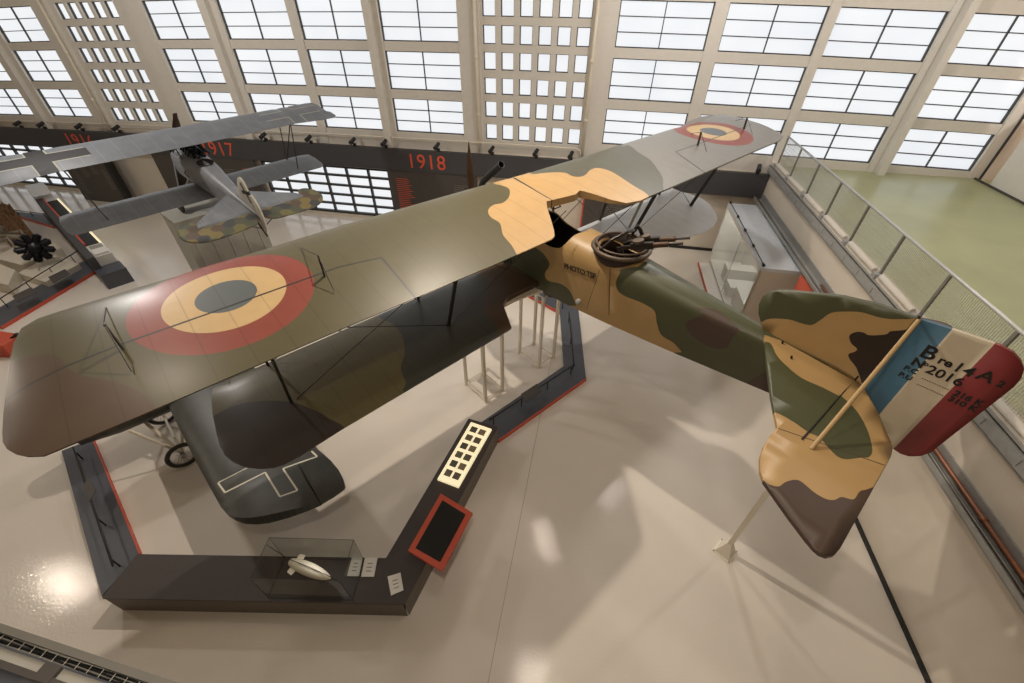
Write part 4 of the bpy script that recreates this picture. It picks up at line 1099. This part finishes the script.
# lit picture panel
px = [(471, 422), (491.6, 429), (458.4, 487), (437.4, 479)]
zt = PH + .05; P = [PZ(x, y, zt) for x, y in px]; c = sum(P, Vector((0, 0, 0))) / 4
root = empty('picture_panel', Vector((c.x, c.y, PH)), 'lit cream panel with twelve small photographs on the slanting plinth', 'display panel'); L = local(root)
def quad_prism(name, pts, th, m, parent, L):
    b = MB(); b.hexa([L(p - Vector((0, 0, th))) for p in pts] + [L(p) for p in pts]); return b.build(name, m, parent)
quad_prism('light_panel', P, .05, M['lightbox'], root, L)
for i in range(6):
    for j in range(2):
        def bl(u, v):
            a = P[0].lerp(P[1], v); d = P[3].lerp(P[2], v); return a.lerp(d, u)
        u0 = .06 + i * .152; v0 = .14 + j * .40
        q = [bl(u0, v0), bl(u0, v0 + .30), bl(u0 + .098, v0 + .30), bl(u0 + .098, v0)]
        quad_prism('photograph', [p + Vector((0, 0, .004)) for p in q], .006, photo_mat((i * 2 + j) % 12), root, L)
# red framed screen tilted over the plinth edge
px = [(440.8, 493.4), (472.4, 512.6), (442, 571), (408, 550.5)]
zs_ = [.93, .86, .86, .93]
P = [PZ(x, y, z) for (x, y), z in zip(px, zs_)]; c = sum(P, Vector((0, 0, 0))) / 4
root = empty('display_screen', Vector((c.x, c.y, PH)), 'black screen in a thick orange red frame beside the slanting plinth', 'screen'); L = local(root)
cen = c
def sh(k, dz): return [cen + (p - cen) * k + Vector((0, 0, dz)) for p in P]
quad_prism('frame', P, .07, M['orange'], root, L)
e0, e1 = (P[1] - P[0]).normalized(), (P[3] - P[0]).normalized(); bw = .095
IN = [P[0] + e0 * bw + e1 * bw, P[1] - e0 * bw + e1 * bw, P[2] - e0 * bw - e1 * bw, P[3] + e0 * bw - e1 * bw]
quad_prism('screen', [p + Vector((0, 0, .006)) for p in IN], .012, M['screen'], root, L)
b = MB(); q = P[0].lerp(P[3], .5).lerp(c, .5); b.tube([L(Vector((q.x, q.y, PH))), L(Vector((q.x, q.y, .84)))], .05, 12); b.build('stand', M['black'], root)
# glass case with the airship
cz0, cz1 = PH, PH + .75
B = [PZ(268, 597.5, cz0), PZ(352.5, 600, cz0)]; B = [Vector((p.x, p.y, cz0)) for p in B]
dv = Vector((-(B[1] - B[0]).y, (B[1] - B[0]).x, 0)).normalized() * .62
Q = [B[0], B[1], B[1] + dv, B[0] + dv]
root = empty('glass_case', sum(Q, Vector((0, 0, 0))) / 4, 'glass display case on the dark plinth holding a small airship model', 'display case'); L = local(root)
for i in range(4):
    a, e = Q[i], Q[(i + 1) % 4]; n_ = Vector(((e - a).y, -(e - a).x, 0)).normalized() * .006
    b = MB(); b.hexa([L(p) for p in (a, e, e - n_, a - n_)] + [L(p + Vector((0, 0, .75))) for p in (a, e, e - n_, a - n_)]); b.build('glass_wall', M['glass'], root)
b = MB(); b.hexa([L(p + Vector((0, 0, .75))) for p in Q] + [L(p + Vector((0, 0, .758))) for p in Q]); b.build('glass_top', M['glass'], root)
b = MB().use(M['rubber'])
for i in range(4):
    a = Q[i] ; e = Q[(i + 1) % 4]
    b.tube([L(a), L(a + Vector((0, 0, .757)))], .003, 4); b.tube([L(a + Vector((0, 0, .757))), L(e + Vector((0, 0, .757)))], .005, 4); b.tube([L(a + Vector((0, 0, .006))), L(e + Vector((0, 0, .006)))], .005, 4)
b.build('glued_edge', None, root)
za = PH + .34
A, Z = PZ(289, 561, za), PZ(331, 578.5, za)
root = empty('airship_model', Vector(((A.x + Z.x) / 2, (A.y + Z.y) / 2, PH)), 'pale ribbed airship model inside the glass case', 'model airship'); L = local(root)
ln = (Z - A).length
b = MB().use(M['model'], True)
pr = []
for i in range(33):
    t = i / 32; r_ = .105 * (math.sin(PI * min(1, t * .93 + .07)) ** .55 if 0 < t < 1 else 0.0) - (.006 if i % 2 else 0); pr.append((max(r_, .001), t * ln))
b.lathe(pr, L(A), (Z - A), 24); b.build('envelope', None, root)
d_ = (Z - A).normalized(); s2 = d_.cross(Vector((0, 0, 1)))
for sgn in (1, -1):
    p0 = A + d_ * .09; b = MB(); b.hexa([L(p0 + s2 * sgn * .06 + Vector((0, 0, -.004))), L(p0 + d_ * .12 + s2 * sgn * .08 + Vector((0, 0, -.004))), L(p0 + d_ * .10 + s2 * sgn * .17 + Vector((0, 0, -.004))), L(p0 + s2 * sgn * .15 + Vector((0, 0, -.004))), L(p0 + s2 * sgn * .06), L(p0 + d_ * .12 + s2 * sgn * .08), L(p0 + d_ * .10 + s2 * sgn * .17), L(p0 + s2 * sgn * .15)]); b.build('tail_fin', M['model'], root)
b = MB(); g0 = A.lerp(Z, .5) - Vector((0, 0, .15)); b.hexa([L(g0 + d_ * x + s2 * y + Vector((0, 0, z))) for x, y, z in ((-.1, -.03, 0), (.1, -.03, 0), (.1, .03, 0), (-.1, .03, 0), (-.12, -.035, .06), (.12, -.035, .06), (.12, .035, .06), (-.12, .035, .06))]); b.build('gondola', M['model'], root)
b = MB().use(M['black'], True); b.tube([L(g0 - d_ * .18 - Vector((0, 0, .19))), L(A.lerp(Z, .2))], .006, 6); b.tube([L(g0 + d_ * .18 - Vector((0, 0, .19))), L(A.lerp(Z, .8))], .006, 6)
b.tube([L(PZ(267, 545, za + .1)), L(A + Vector((0, 0, .11))), L(A.lerp(Z, .5) + Vector((0, 0, .12))), L(Z + Vector((0, 0, .08))), L(PZ(340, 582, za)), L(PZ(350, 596, PH + .03))], .006, 6); b.build('wire_stand', None, root)
# cards
def card(px, label, z=PH):
    P = [PZ(x, y, z + .012) for x, y in px]; c = sum(P, Vector((0, 0, 0))) / 4; c.z = z
    root = empty('caption_card', c, label, 'card', 'white caption cards on the plinth'); L = local(root)
    quad_prism('card', P, .012, M['card'], root, L)
    b = MB()
    for k in range(3):
        t = .3 + .2 * k; a = P[0].lerp(P[3], t).lerp(P[1].lerp(P[2], t), .3); e = P[0].lerp(P[3], t).lerp(P[1].lerp(P[2], t), .7)
        w_ = (P[3] - P[0]) * .04; b.hexa([L(a), L(e), L(e + w_), L(a + w_)] + [L(p + Vector((0, 0, .002))) for p in (a, e, e + w_, a + w_)])
    b.build('print', M['ink'], root)
card([(352, 557.5), (362.5, 557.5), (359, 576), (347, 576)], 'white caption card half hidden behind the glass case corner')
card([(365, 557.5), (377.5, 557.5), (374, 576.5), (361, 576.5)], 'white caption card just right of the glass case, second in line')
card([(387.5, 576.5), (400.5, 572.5), (403.5, 590), (391, 595.5)], 'lone white caption card at the corner of the dark plinths')

# slate barriers with red edge, handrail and reading plates
def barrier(px, label, h=.10, edge=None, rail=None, z_rail=.75, plates=()):
    P = [PZ(x, y, h) for x, y in px]; c = sum(P, Vector((0, 0, 0))) / len(P); c.z = 0
    root = empty('floor_barrier', c, label, 'barrier', 'slate barrier strips with handrails'); L = local(root)
    b = MB(); b.prism([(L(p).x, L(p).y) for p in P], 0, h); b.build('platform', M['barrier'], root)
    if edge:
        a, e = P[edge[0]], P[edge[1]]; n_ = Vector((-(e - a).y, (e - a).x, 0)).normalized()
        if (c - (a + e) / 2).dot(n_) > 0: n_ = -n_
        n_ *= .02
        b = MB(); b.hexa([L(Vector((p.x, p.y, 0.0))) for p in (a, e, e + n_, a + n_)] + [L(Vector((p.x, p.y, h + .005))) for p in (a, e, e + n_, a + n_)]); b.build('red_edge', M['orange'], root)
    if rail:
        R = [PZ(x, y, z_rail) for x, y in rail]
        b = MB().use(M['black'], True); b.tube([L(p) for p in R], .018, 8); b.build('handrail', None, root)
        n = max(2, int((R[1] - R[0]).length / 1.0))
        for k in range(n + 1):
            p = R[0].lerp(R[1], (k + .15) / (n + .3)); b = MB().use(M['black'], True); b.tube([L(Vector((p.x, p.y, h))), L(p)], .014, 8); b.build('post', None, root)
    for q in plates:
        PP = [PZ(x, y, z_rail + .04) for x, y in q]
        quad_prism('reading_plate', PP, .02, M['panel'], root, L)
    return root
barrier([(61.5, 451), (101.5, 596), (139, 554), (92, 439)], 'slate barrier strip left of the long plinth, running under the wing tip', edge=(2, 3), rail=[(73, 447), (113, 566)], z_rail=.38, plates=[[(82.5, 487), (88.5, 476), (95.5, 490), (89, 502)]])
barrier([(498, 440), (586, 378), (564, 366), (480, 423)], 'slate barrier strip behind the picture panel running to the corner', edge=(0, 1), rail=[(489, 420), (575, 364)], z_rail=.38, plates=[[(521, 394), (537, 383.5), (542, 391), (526, 402)]])
barrier([(586, 378), (578, 306), (560, 312), (564, 366)], 'slate barrier strip between the far corner and the white trestle', rail=[(574, 366), (569, 312)], z_rail=.38)
barrier([(578, 306), (520, 282), (518, 289), (560, 312)], 'slate barrier strip under the fuselage with red inner edge', edge=(2, 3), rail=[(566, 303), (525, 284)], z_rail=.38)

# =================================================================== EXHIBITS AT THE LEFT
barrier([(0, 327), (106.5, 264), (96, 254), (-20, 318)], 'slate barrier strip with red edge before the rotary engine', edge=(0, 1), rail=[(-4, 301), (92, 242)], z_rail=.45, plates=[[(12, 296), (31, 287), (37, 292), (17, 302)], [(48, 277), (65, 269), (70, 274), (53, 283)]])
barrier([(16, 215), (54, 226.5), (46, 214.5), (10, 211)], 'far slate barrier strip with red edge behind the brown wreck', edge=(0, 1), rail=[(14, 210), (46, 214)], z_rail=.3)
# plinth blocks
def block(pxs, z, label, m='cream'): return world_prism('exhibit_block', pxs, 0, z, M[m], label, 'plinth', 'cream exhibit blocks')
block([(18, 273), (45, 282), (79, 264), (53, 254)], .3, 'low cream block under the black rotary engine')
block([(-6, 258), (22, 265), (61, 248), (50, 240), (30, 238)], .42, 'cream block just behind the rotary engine')
block([(-30, 275), (8, 285), (15, 270), (-10, 260)], .42, 'cream block cut by the left picture edge in front of the wreck')
# rotary engine
ec_ = PZ(34.5, 248, 1.0)
root = empty('rotary_engine', Vector((ec_.x, ec_.y, .3)), 'black nine cylinder rotary engine on a tripod stand', 'engine'); L = local(root)
ax = (EYE - ec_); ax.z = ax.z * .55; ax.normalize(); a1 = ax.orthogonal().normalized(); a2 = ax.cross(a1)
b = MB().use(M['engine'], True); b.lathe([(0, -.12), (.2, -.12), (.22, -.05), (.22, .06), (.12, .12), (.05, .16), (0, .17)], L(ec_), ax, 24); smooth(b.build('crankcase', None, root))
for k in range(9):
    t = 2 * PI * k / 9 + .2; d = a1 * math.cos(t) + a2 * math.sin(t)
    b = MB().use(M['engine'], True); pr = [(.001, .2)]
    for q in range(9): pr += [(.105, .22 + q * .03), (.135, .235 + q * .03)]
    pr += [(.08, .49), (.03, .53), (.001, .53)]
    b.lathe(pr, L(ec_), d, 14); b.tube([L(ec_ + d * .2 + ax * .1), L(ec_ + d * .5 + ax * .07)], .015, 6); b.build('cylinder', None, root)
for k in range(3):
    t = 2 * PI * k / 3 + .6; f_ = Vector((ec_.x + .42 * math.cos(t), ec_.y + .42 * math.sin(t), .3))
    b = MB().use(M['greyboard']); b.tube([L(ec_ - ax * .12), L(f_)], .025, 8); b.build('stand_leg', None, root)
# wreck: brown backboard and tangled engine
P0 = [PZ(x, y, z) for (x, y), z in (((-8, 203), 1.0), ((9, 203), 1.0), ((31, 231), .45), ((4, 238), .45))]
c = sum(P0, Vector((0, 0, 0))) / 4; c.z = 0
root = empty('excavated_wreck', c, 'brown rusty excavated wreck with grey engine parts at the left edge', 'wreck'); L = local(root)
b = MB(); N_ = 14; grid_ = []
for i in range(N_ + 1):
    for j in range(N_ + 1):
        p = P0[0].lerp(P0[1], j / N_).lerp(P0[3].lerp(P0[2], j / N_), i / N_) + Vector((0, 0, random.uniform(-.07, .07))); grid_.append(L(p))
b.v = grid_ + [p - Vector((0, 0, .4)) for p in grid_]
K = (N_ + 1) ** 2
for i in range(N_):
    for j in range(N_):
        q = [i * (N_ + 1) + j, i * (N_ + 1) + j + 1, (i + 1) * (N_ + 1) + j + 1, (i + 1) * (N_ + 1) + j]; b.face(q); b.face([K + t for t in q[::-1]])
rim = [j for j in range(N_ + 1)] + [(i + 1) * (N_ + 1) - 1 for i in range(1, N_ + 1)] + [N_ * (N_ + 1) + j for j in range(N_ - 1, -1, -1)] + [i * (N_ + 1) for i in range(N_ - 1, 0, -1)]
for a, e in zip(rim, rim[1:] + rim[:1]): b.face([a, e, K + e, K + a])
b.build('earth_board', M['brown'], root)
random.seed(11)
for k in range(9):
    p = PZ(random.uniform(-4, 22), random.uniform(225, 240), .75); d = Vector((random.uniform(-1, 1), random.uniform(-1, 1), random.uniform(-.3, .6))).normalized()
    b = MB().use(M['rubble'], True); b.tube([L(p), L(p + d * random.uniform(.3, .7))], random.uniform(.05, .12), 9, r2=random.uniform(.03, .09)); b.build('engine_part', None, root)
for px in ((7, 237), (20, 230)):
    p = PZ(px[0], px[1], .9); b = MB().use(M['greyboard']); b.tube([L(Vector((p.x, p.y, 0))), L(p)], .03, 8); b.build('stand_leg', None, root)
# long kiosk wall with lit red recess
KA, KB = PZ(36, 196, 1.0), PZ(84, 250, 1.0); kd = (KB - KA); kl = kd.length; kd.normalize(); kn = Vector((-kd.y, kd.x, 0))
if kn.dot(EYE - KA) < 0: kn = -kn
root = empty('exhibition_kiosk', Vector((KA.x, KA.y, 0)), 'long dark kiosk wall with red lit recess and white head at the left', 'kiosk'); L = local(root)
g = lambda x, y, z: L(Vector((KA.x, KA.y, 0)) + kd * x + kn * y + Vector((0, 0, z)))
b = MB(); b.box(.5, kl + .9, -.1, .12, 0, 1.0, g); b.build('dark_wall', M['band'], root)
b = MB(); b.box(.0, .5, -.5, .12, 0, 1.5, g); b.box(.5, .75, -.5, .12, 1.15, 1.5, g); b.build('white_head', M['roofwhite'], root)
b = MB(); b.box(.5, kl - .6, -.16, -.1, .35, 1.0, g); b.build('red_face', M['orange'], root)
b = MB(); b.box(.5, kl - .6, -.55, -.16, .35, .8, g); b.build('black_recess', M['black'], root)
b = MB(); b.box(.5, kl - .4, -.62, -.55, .35, .84, g); b.build('pale_ledge', M['lightbox'], root)
b = MB(); b.box(kl - .55, kl + .7, -.6, -.1, .0, .9, g); b.build('white_counter', M['white'], root)
b = MB(); b.box(kl - .4, kl + .1, -.55, -.18, .9, .93, g)
for k in range(4): b.box(kl - .38 + k * .12, kl - .30 + k * .12, -.5, -.2, .93, .94, g)
b.build('leaflet_rack', M['greyboard'], root)
b = MB(); b.box(kl + .12, kl + .66, -.56, -.14, .9, .98, g); b.build('white_book', M['white'], root)
b = MB(); b.box(kl + .7, kl + 1.5, -.65, .12, 0, .55, g); b.build('dark_end_block', M['barrier'], root)
# orange stool-like stand at the very left edge
c = PZ(4, 338, .45); root = empty('orange_stand', Vector((c.x, c.y, 0)), 'orange stand with dark knob cut off by the left edge', 'stand'); L = local(root); q = lambda x, y, z: L(Vector((c.x + x, c.y + y, z)))
b = MB(); b.prism([(-.5, -.35), (.25, -.35), (.30, .2), (-.5, .35)], 0, .45, q); bevel(b.build('body', M['orange'], root), .03)
b = MB().use(M['black'], True); b.tube([q(.2, 0, .45), q(.32, .05, .5)], .03, 8); b.lathe([(0, -.05), (.06, -.04), (.06, .04), (0, .05)], q(.36, .06, .52), (0, 0, 1), 12); b.build('knob', None, root)

# =================================================================== SHOWCASE AT THE SIDE WALL
su0, su1, sv0, sv1, sz = 4.80, 5.62, 11.5, 16.35, 2.36
root = empty('wall_showcase', W((su0 + su1) / 2, (sv0 + sv1) / 2, 0), 'white walk-up showcase with glazed front and pale blue roof by the side wall', 'showcase'); L = local(root); g = lambda *q: L(W(*q))
b = MB(); b.box(su0, SW - .03, sv0, sv1, sz - .1, sz, g); b.build('roof', M['roofwhite'], root)
b = MB(); b.box(su0, SW - .03, sv0, sv0 + .08, 0, sz - .1, g); b.build('near_wall', M['wall'], root)
b = MB(); b.box(su0, SW - .03, sv1 - .08, sv1, 0, sz - .1, g); b.build('far_wall', M['white'], root)
b = MB(); b.box(SW - .10, SW - .03, sv0 + .08, sv1 - .08, 0, sz - .1, g); b.build('rear_wall', M['white'], root)
b = MB(); b.box(su0, SW - .1, sv0 + .08, sv1 - .08, 0, .12, g); b.build('base', M['white'], root)
b = MB(); b.box(su0, su0 + .02, sv0 + .08, sv1 - .08, .12, sz - .16, g); b.build('glass_front', M['glass'], root)
b = MB(); b.box(su0, su0 + .05, sv0, sv1, sz - .16, sz - .1, g); b.box(su0, su0 + .05, sv0, sv0 + .08, 0, sz - .1, g); b.build('white_frame', M['white_paint'], root)
b = MB(); b.box(su0 + .2, SW - .1, sv0 + .3, sv0 + 1.7, .12, .75, g); b.box(su0 + .15, SW - .1, sv0 + 2.0, sv0 + 2.6, .12, .5, g); b.box(su0 + .2, SW - .1, sv0 + 3.0, sv0 + 3.5, .12, .65, g); b.build('inner_step', M['white'], root)
b = MB()
for v in (11.9, 12.2): b.box(su0 + .35, su0 + .42, v, v + .15, .75, .757, g)
b.build('dark_label', M['ink'], root)
b = MB().use(M['black'], True); b.tube([g(su0 + .06, sv0 + .05, sz + .05), g(su0 + .06, sv1, sz + .05)], .012, 6)
for v in (11.6, 12.8, 13.9, 15.0, 16.3): b.tube([g(su0 + .06, v - .06, sz + .05), g(su0 + .06, v + .06, sz + .05)], .035, 8); b.tube([g(su0 + .06, v, sz), g(su0 + .06, v, sz + .05)], .012, 6)
b.build('cable_rail', None, root)
b = MB(); b.box(su0 + .01, su0 + .02, sv0 + 2.3, sv0 + 2.33, .12, sz - .16, g); b.build('glass_joint', M['greyboard'], root)
root = empty('entry_step', W(4.55, 13.8, 0), 'low white step with red edge in front of the white showcase', 'step'); L = local(root); g = lambda *q: L(W(*q))
b = MB(); b.box(4.36, 4.78, 11.4, 16.0, 0, .06, g); b.build('tread', M['white'], root)
b = MB(); b.box(4.33, 4.36, 11.4, 16.0, 0, .07, g); b.build('red_edge', M['orange'], root)
root = empty('red_lectern', W(5.9, 10.7, 0), 'red slanted board standing at the near end of the showcase', 'lectern'); L = local(root); g = lambda *q: L(W(*q))
b = MB(); b.hexa([g(5.52, 10.85, 1.75), g(5.92, 10.30, 1.75), g(5.97, 10.35, 1.75), g(5.57, 10.9, 1.75), g(5.72, 11.25, 2.36), g(5.92, 10.75, 2.36), g(5.97, 10.8, 2.36), g(5.77, 11.3, 2.36)]); b.build('board', M['red_lectern'], root)
b = MB(); b.box(5.68, 5.84, 10.6, 10.75, 0, 1.76, g); b.build('stem', M['red_lectern'], root)
b = MB(); b.box(5.5, 5.98, 10.4, 11.0, 0, .03, g); b.build('foot', M['red_lectern'], root)
# white caption on the far wall
b = MB(); wbox(b, 3.05, 3.45, WV - .02, WV, 1.1, 1.45); tag(b.build('wall_caption', M['white']), 'small white caption board on the beige wall beyond the right lower wing', 'caption board')

# =================================================================== BALCONY EDGE BELOW THE CAMERA
bz = 6.0
A, Z = PZ(-40, 609.5, bz), PZ(200, 690, bz); bd = (Z - A).normalized(); bn = Vector((bd.y, -bd.x, 0))
root = empty('balcony_edge', A, 'grey balcony edge with cable bundle in the lower left corner', 'balcony edge'); L = local(root)
g = lambda x, y, z: L(A + bd * x + bn * y + Vector((0, 0, z)))
ln = (Z - A).length + .6
b = MB(); b.box(-1, ln, 0, .027, -.08, 0, g); b.build('outer_lip', M['post'], root)
b = MB(); b.box(-1, ln, .027, .060, -.06, -.035, g); b.build('cable_trough', M['greyboard'], root)
b = MB(); b.box(-1, ln, .060, .066, -.03, .004, g); b.build('trough_edge', M['barrier'], root)
b = MB(); b.box(-1, ln, .066, .100, -.04, -.004, g); b.build('pale_board', M['greyboard'], root)
b = MB(); b.box(-1, ln, .100, .124, -.04, .012, g); b.build('dark_rail', M['panel'], root)
b = MB(); b.box(-1, ln, .124, 1.0, -.3, -.0, g); b.build('grey_slab', M['barrier'], root)
q_ = PZ(33, 663, bz) - A; x_ = q_.dot(bd)
b = MB(); b.box(x_ + .06, x_ + .14, .064, .122, -.01, .014, g); b.build('cover_plate', M['panel'], root)
b = MB(); b.box(x_ + .02, x_ + .5, .124, .3, -.0, .008, g); b.build('cover_plate', M['band'], root)
b = MB().use(M['black'], True)
for k in range(3): b.tube([g(-1 + i * .1, .036 + k * .008 + .003 * math.sin(i * .9 + k * 2), -.028 + .005 * (k % 2)) for i in range(int((ln + 1) / .1))], .004, 6)
b.build('cable', None, root)
b = MB().use(M['white_paint'])
for i in range(40): b.tube([g(i * .06 - .2, .030, -.02), g(i * .06 - .2, .058, -.02)], .0015, 5)
b.build('cable_tie', None, root)

# =================================================================== LIGHT
w = bpy.data.worlds.new('world'); sc.world = w; w.use_nodes = True
w.node_tree.nodes['Background'].inputs[0].default_value = (.8, .88, 1, 1); w.node_tree.nodes['Background'].inputs[1].default_value = 0.3
def lamp(x, y, z, power, size=.18, col=(1, .84, .64), aim=None, angle=None, blend=.5):
    d = bpy.data.lights.new('lamp_or_fill', 'SPOT' if aim else 'POINT'); d.energy = power; d.color = col; d.shadow_soft_size = size
    o = bpy.data.objects.new('lamp_or_fill', d); COL.objects.link(o); o.location = (x, y, z)
    if aim:
        d.spot_size = math.radians(angle); d.spot_blend = blend
        o.rotation_euler = (Vector(aim) - Vector((x, y, z))).to_track_quat('-Z', 'Y').to_euler()
    return o
WARM, SOFT = (1, .87, .72), (1, .95, .90)
lamp(-1.2, 7.6, 10.4, 1500, .09, WARM, aim=(-.6, 6.9, 0), angle=136, blend=.6)
lamp(-.3, .4, 10.3, 480, .10, WARM, aim=(2.5, 1.6, 0), angle=120, blend=.9)
lamp(-6.3, 5.2, 10.3, 210, .14, WARM)
lamp(-18, 6.7, 10.3, 480, .2, WARM)
lamp(1.9, 8.9, 10.3, 380, .2, WARM)
lamp(.8, 3.9, 10.3, 170, .14, WARM)
lamp(-13, 12, 10.3, 950, .3, SOFT)  # added fill, unseen, over the fighter and the left floor
lamp(12, 9, 10.3, 560, .3, SOFT)  # added fill, unseen, for the mezzanine
lamp(4.6, 11.5, 10.3, 640, .3, SOFT)  # added fill, unseen, for the middle floor
for v in (12.6, 14.0, 15.4):
    p = W(5.2, v, 2.15); lamp(p.x, p.y, p.z, 9, .06, SOFT)
p = PZ(318, 555, PH + .68); lamp(p.x, p.y, p.z, 3.0, .03, SOFT)
p = W(13.4, 15.6, 6.5); lamp(p.x, p.y, p.z, 70, .1, SOFT)  # lamp added to brighten the recess, its source unseen
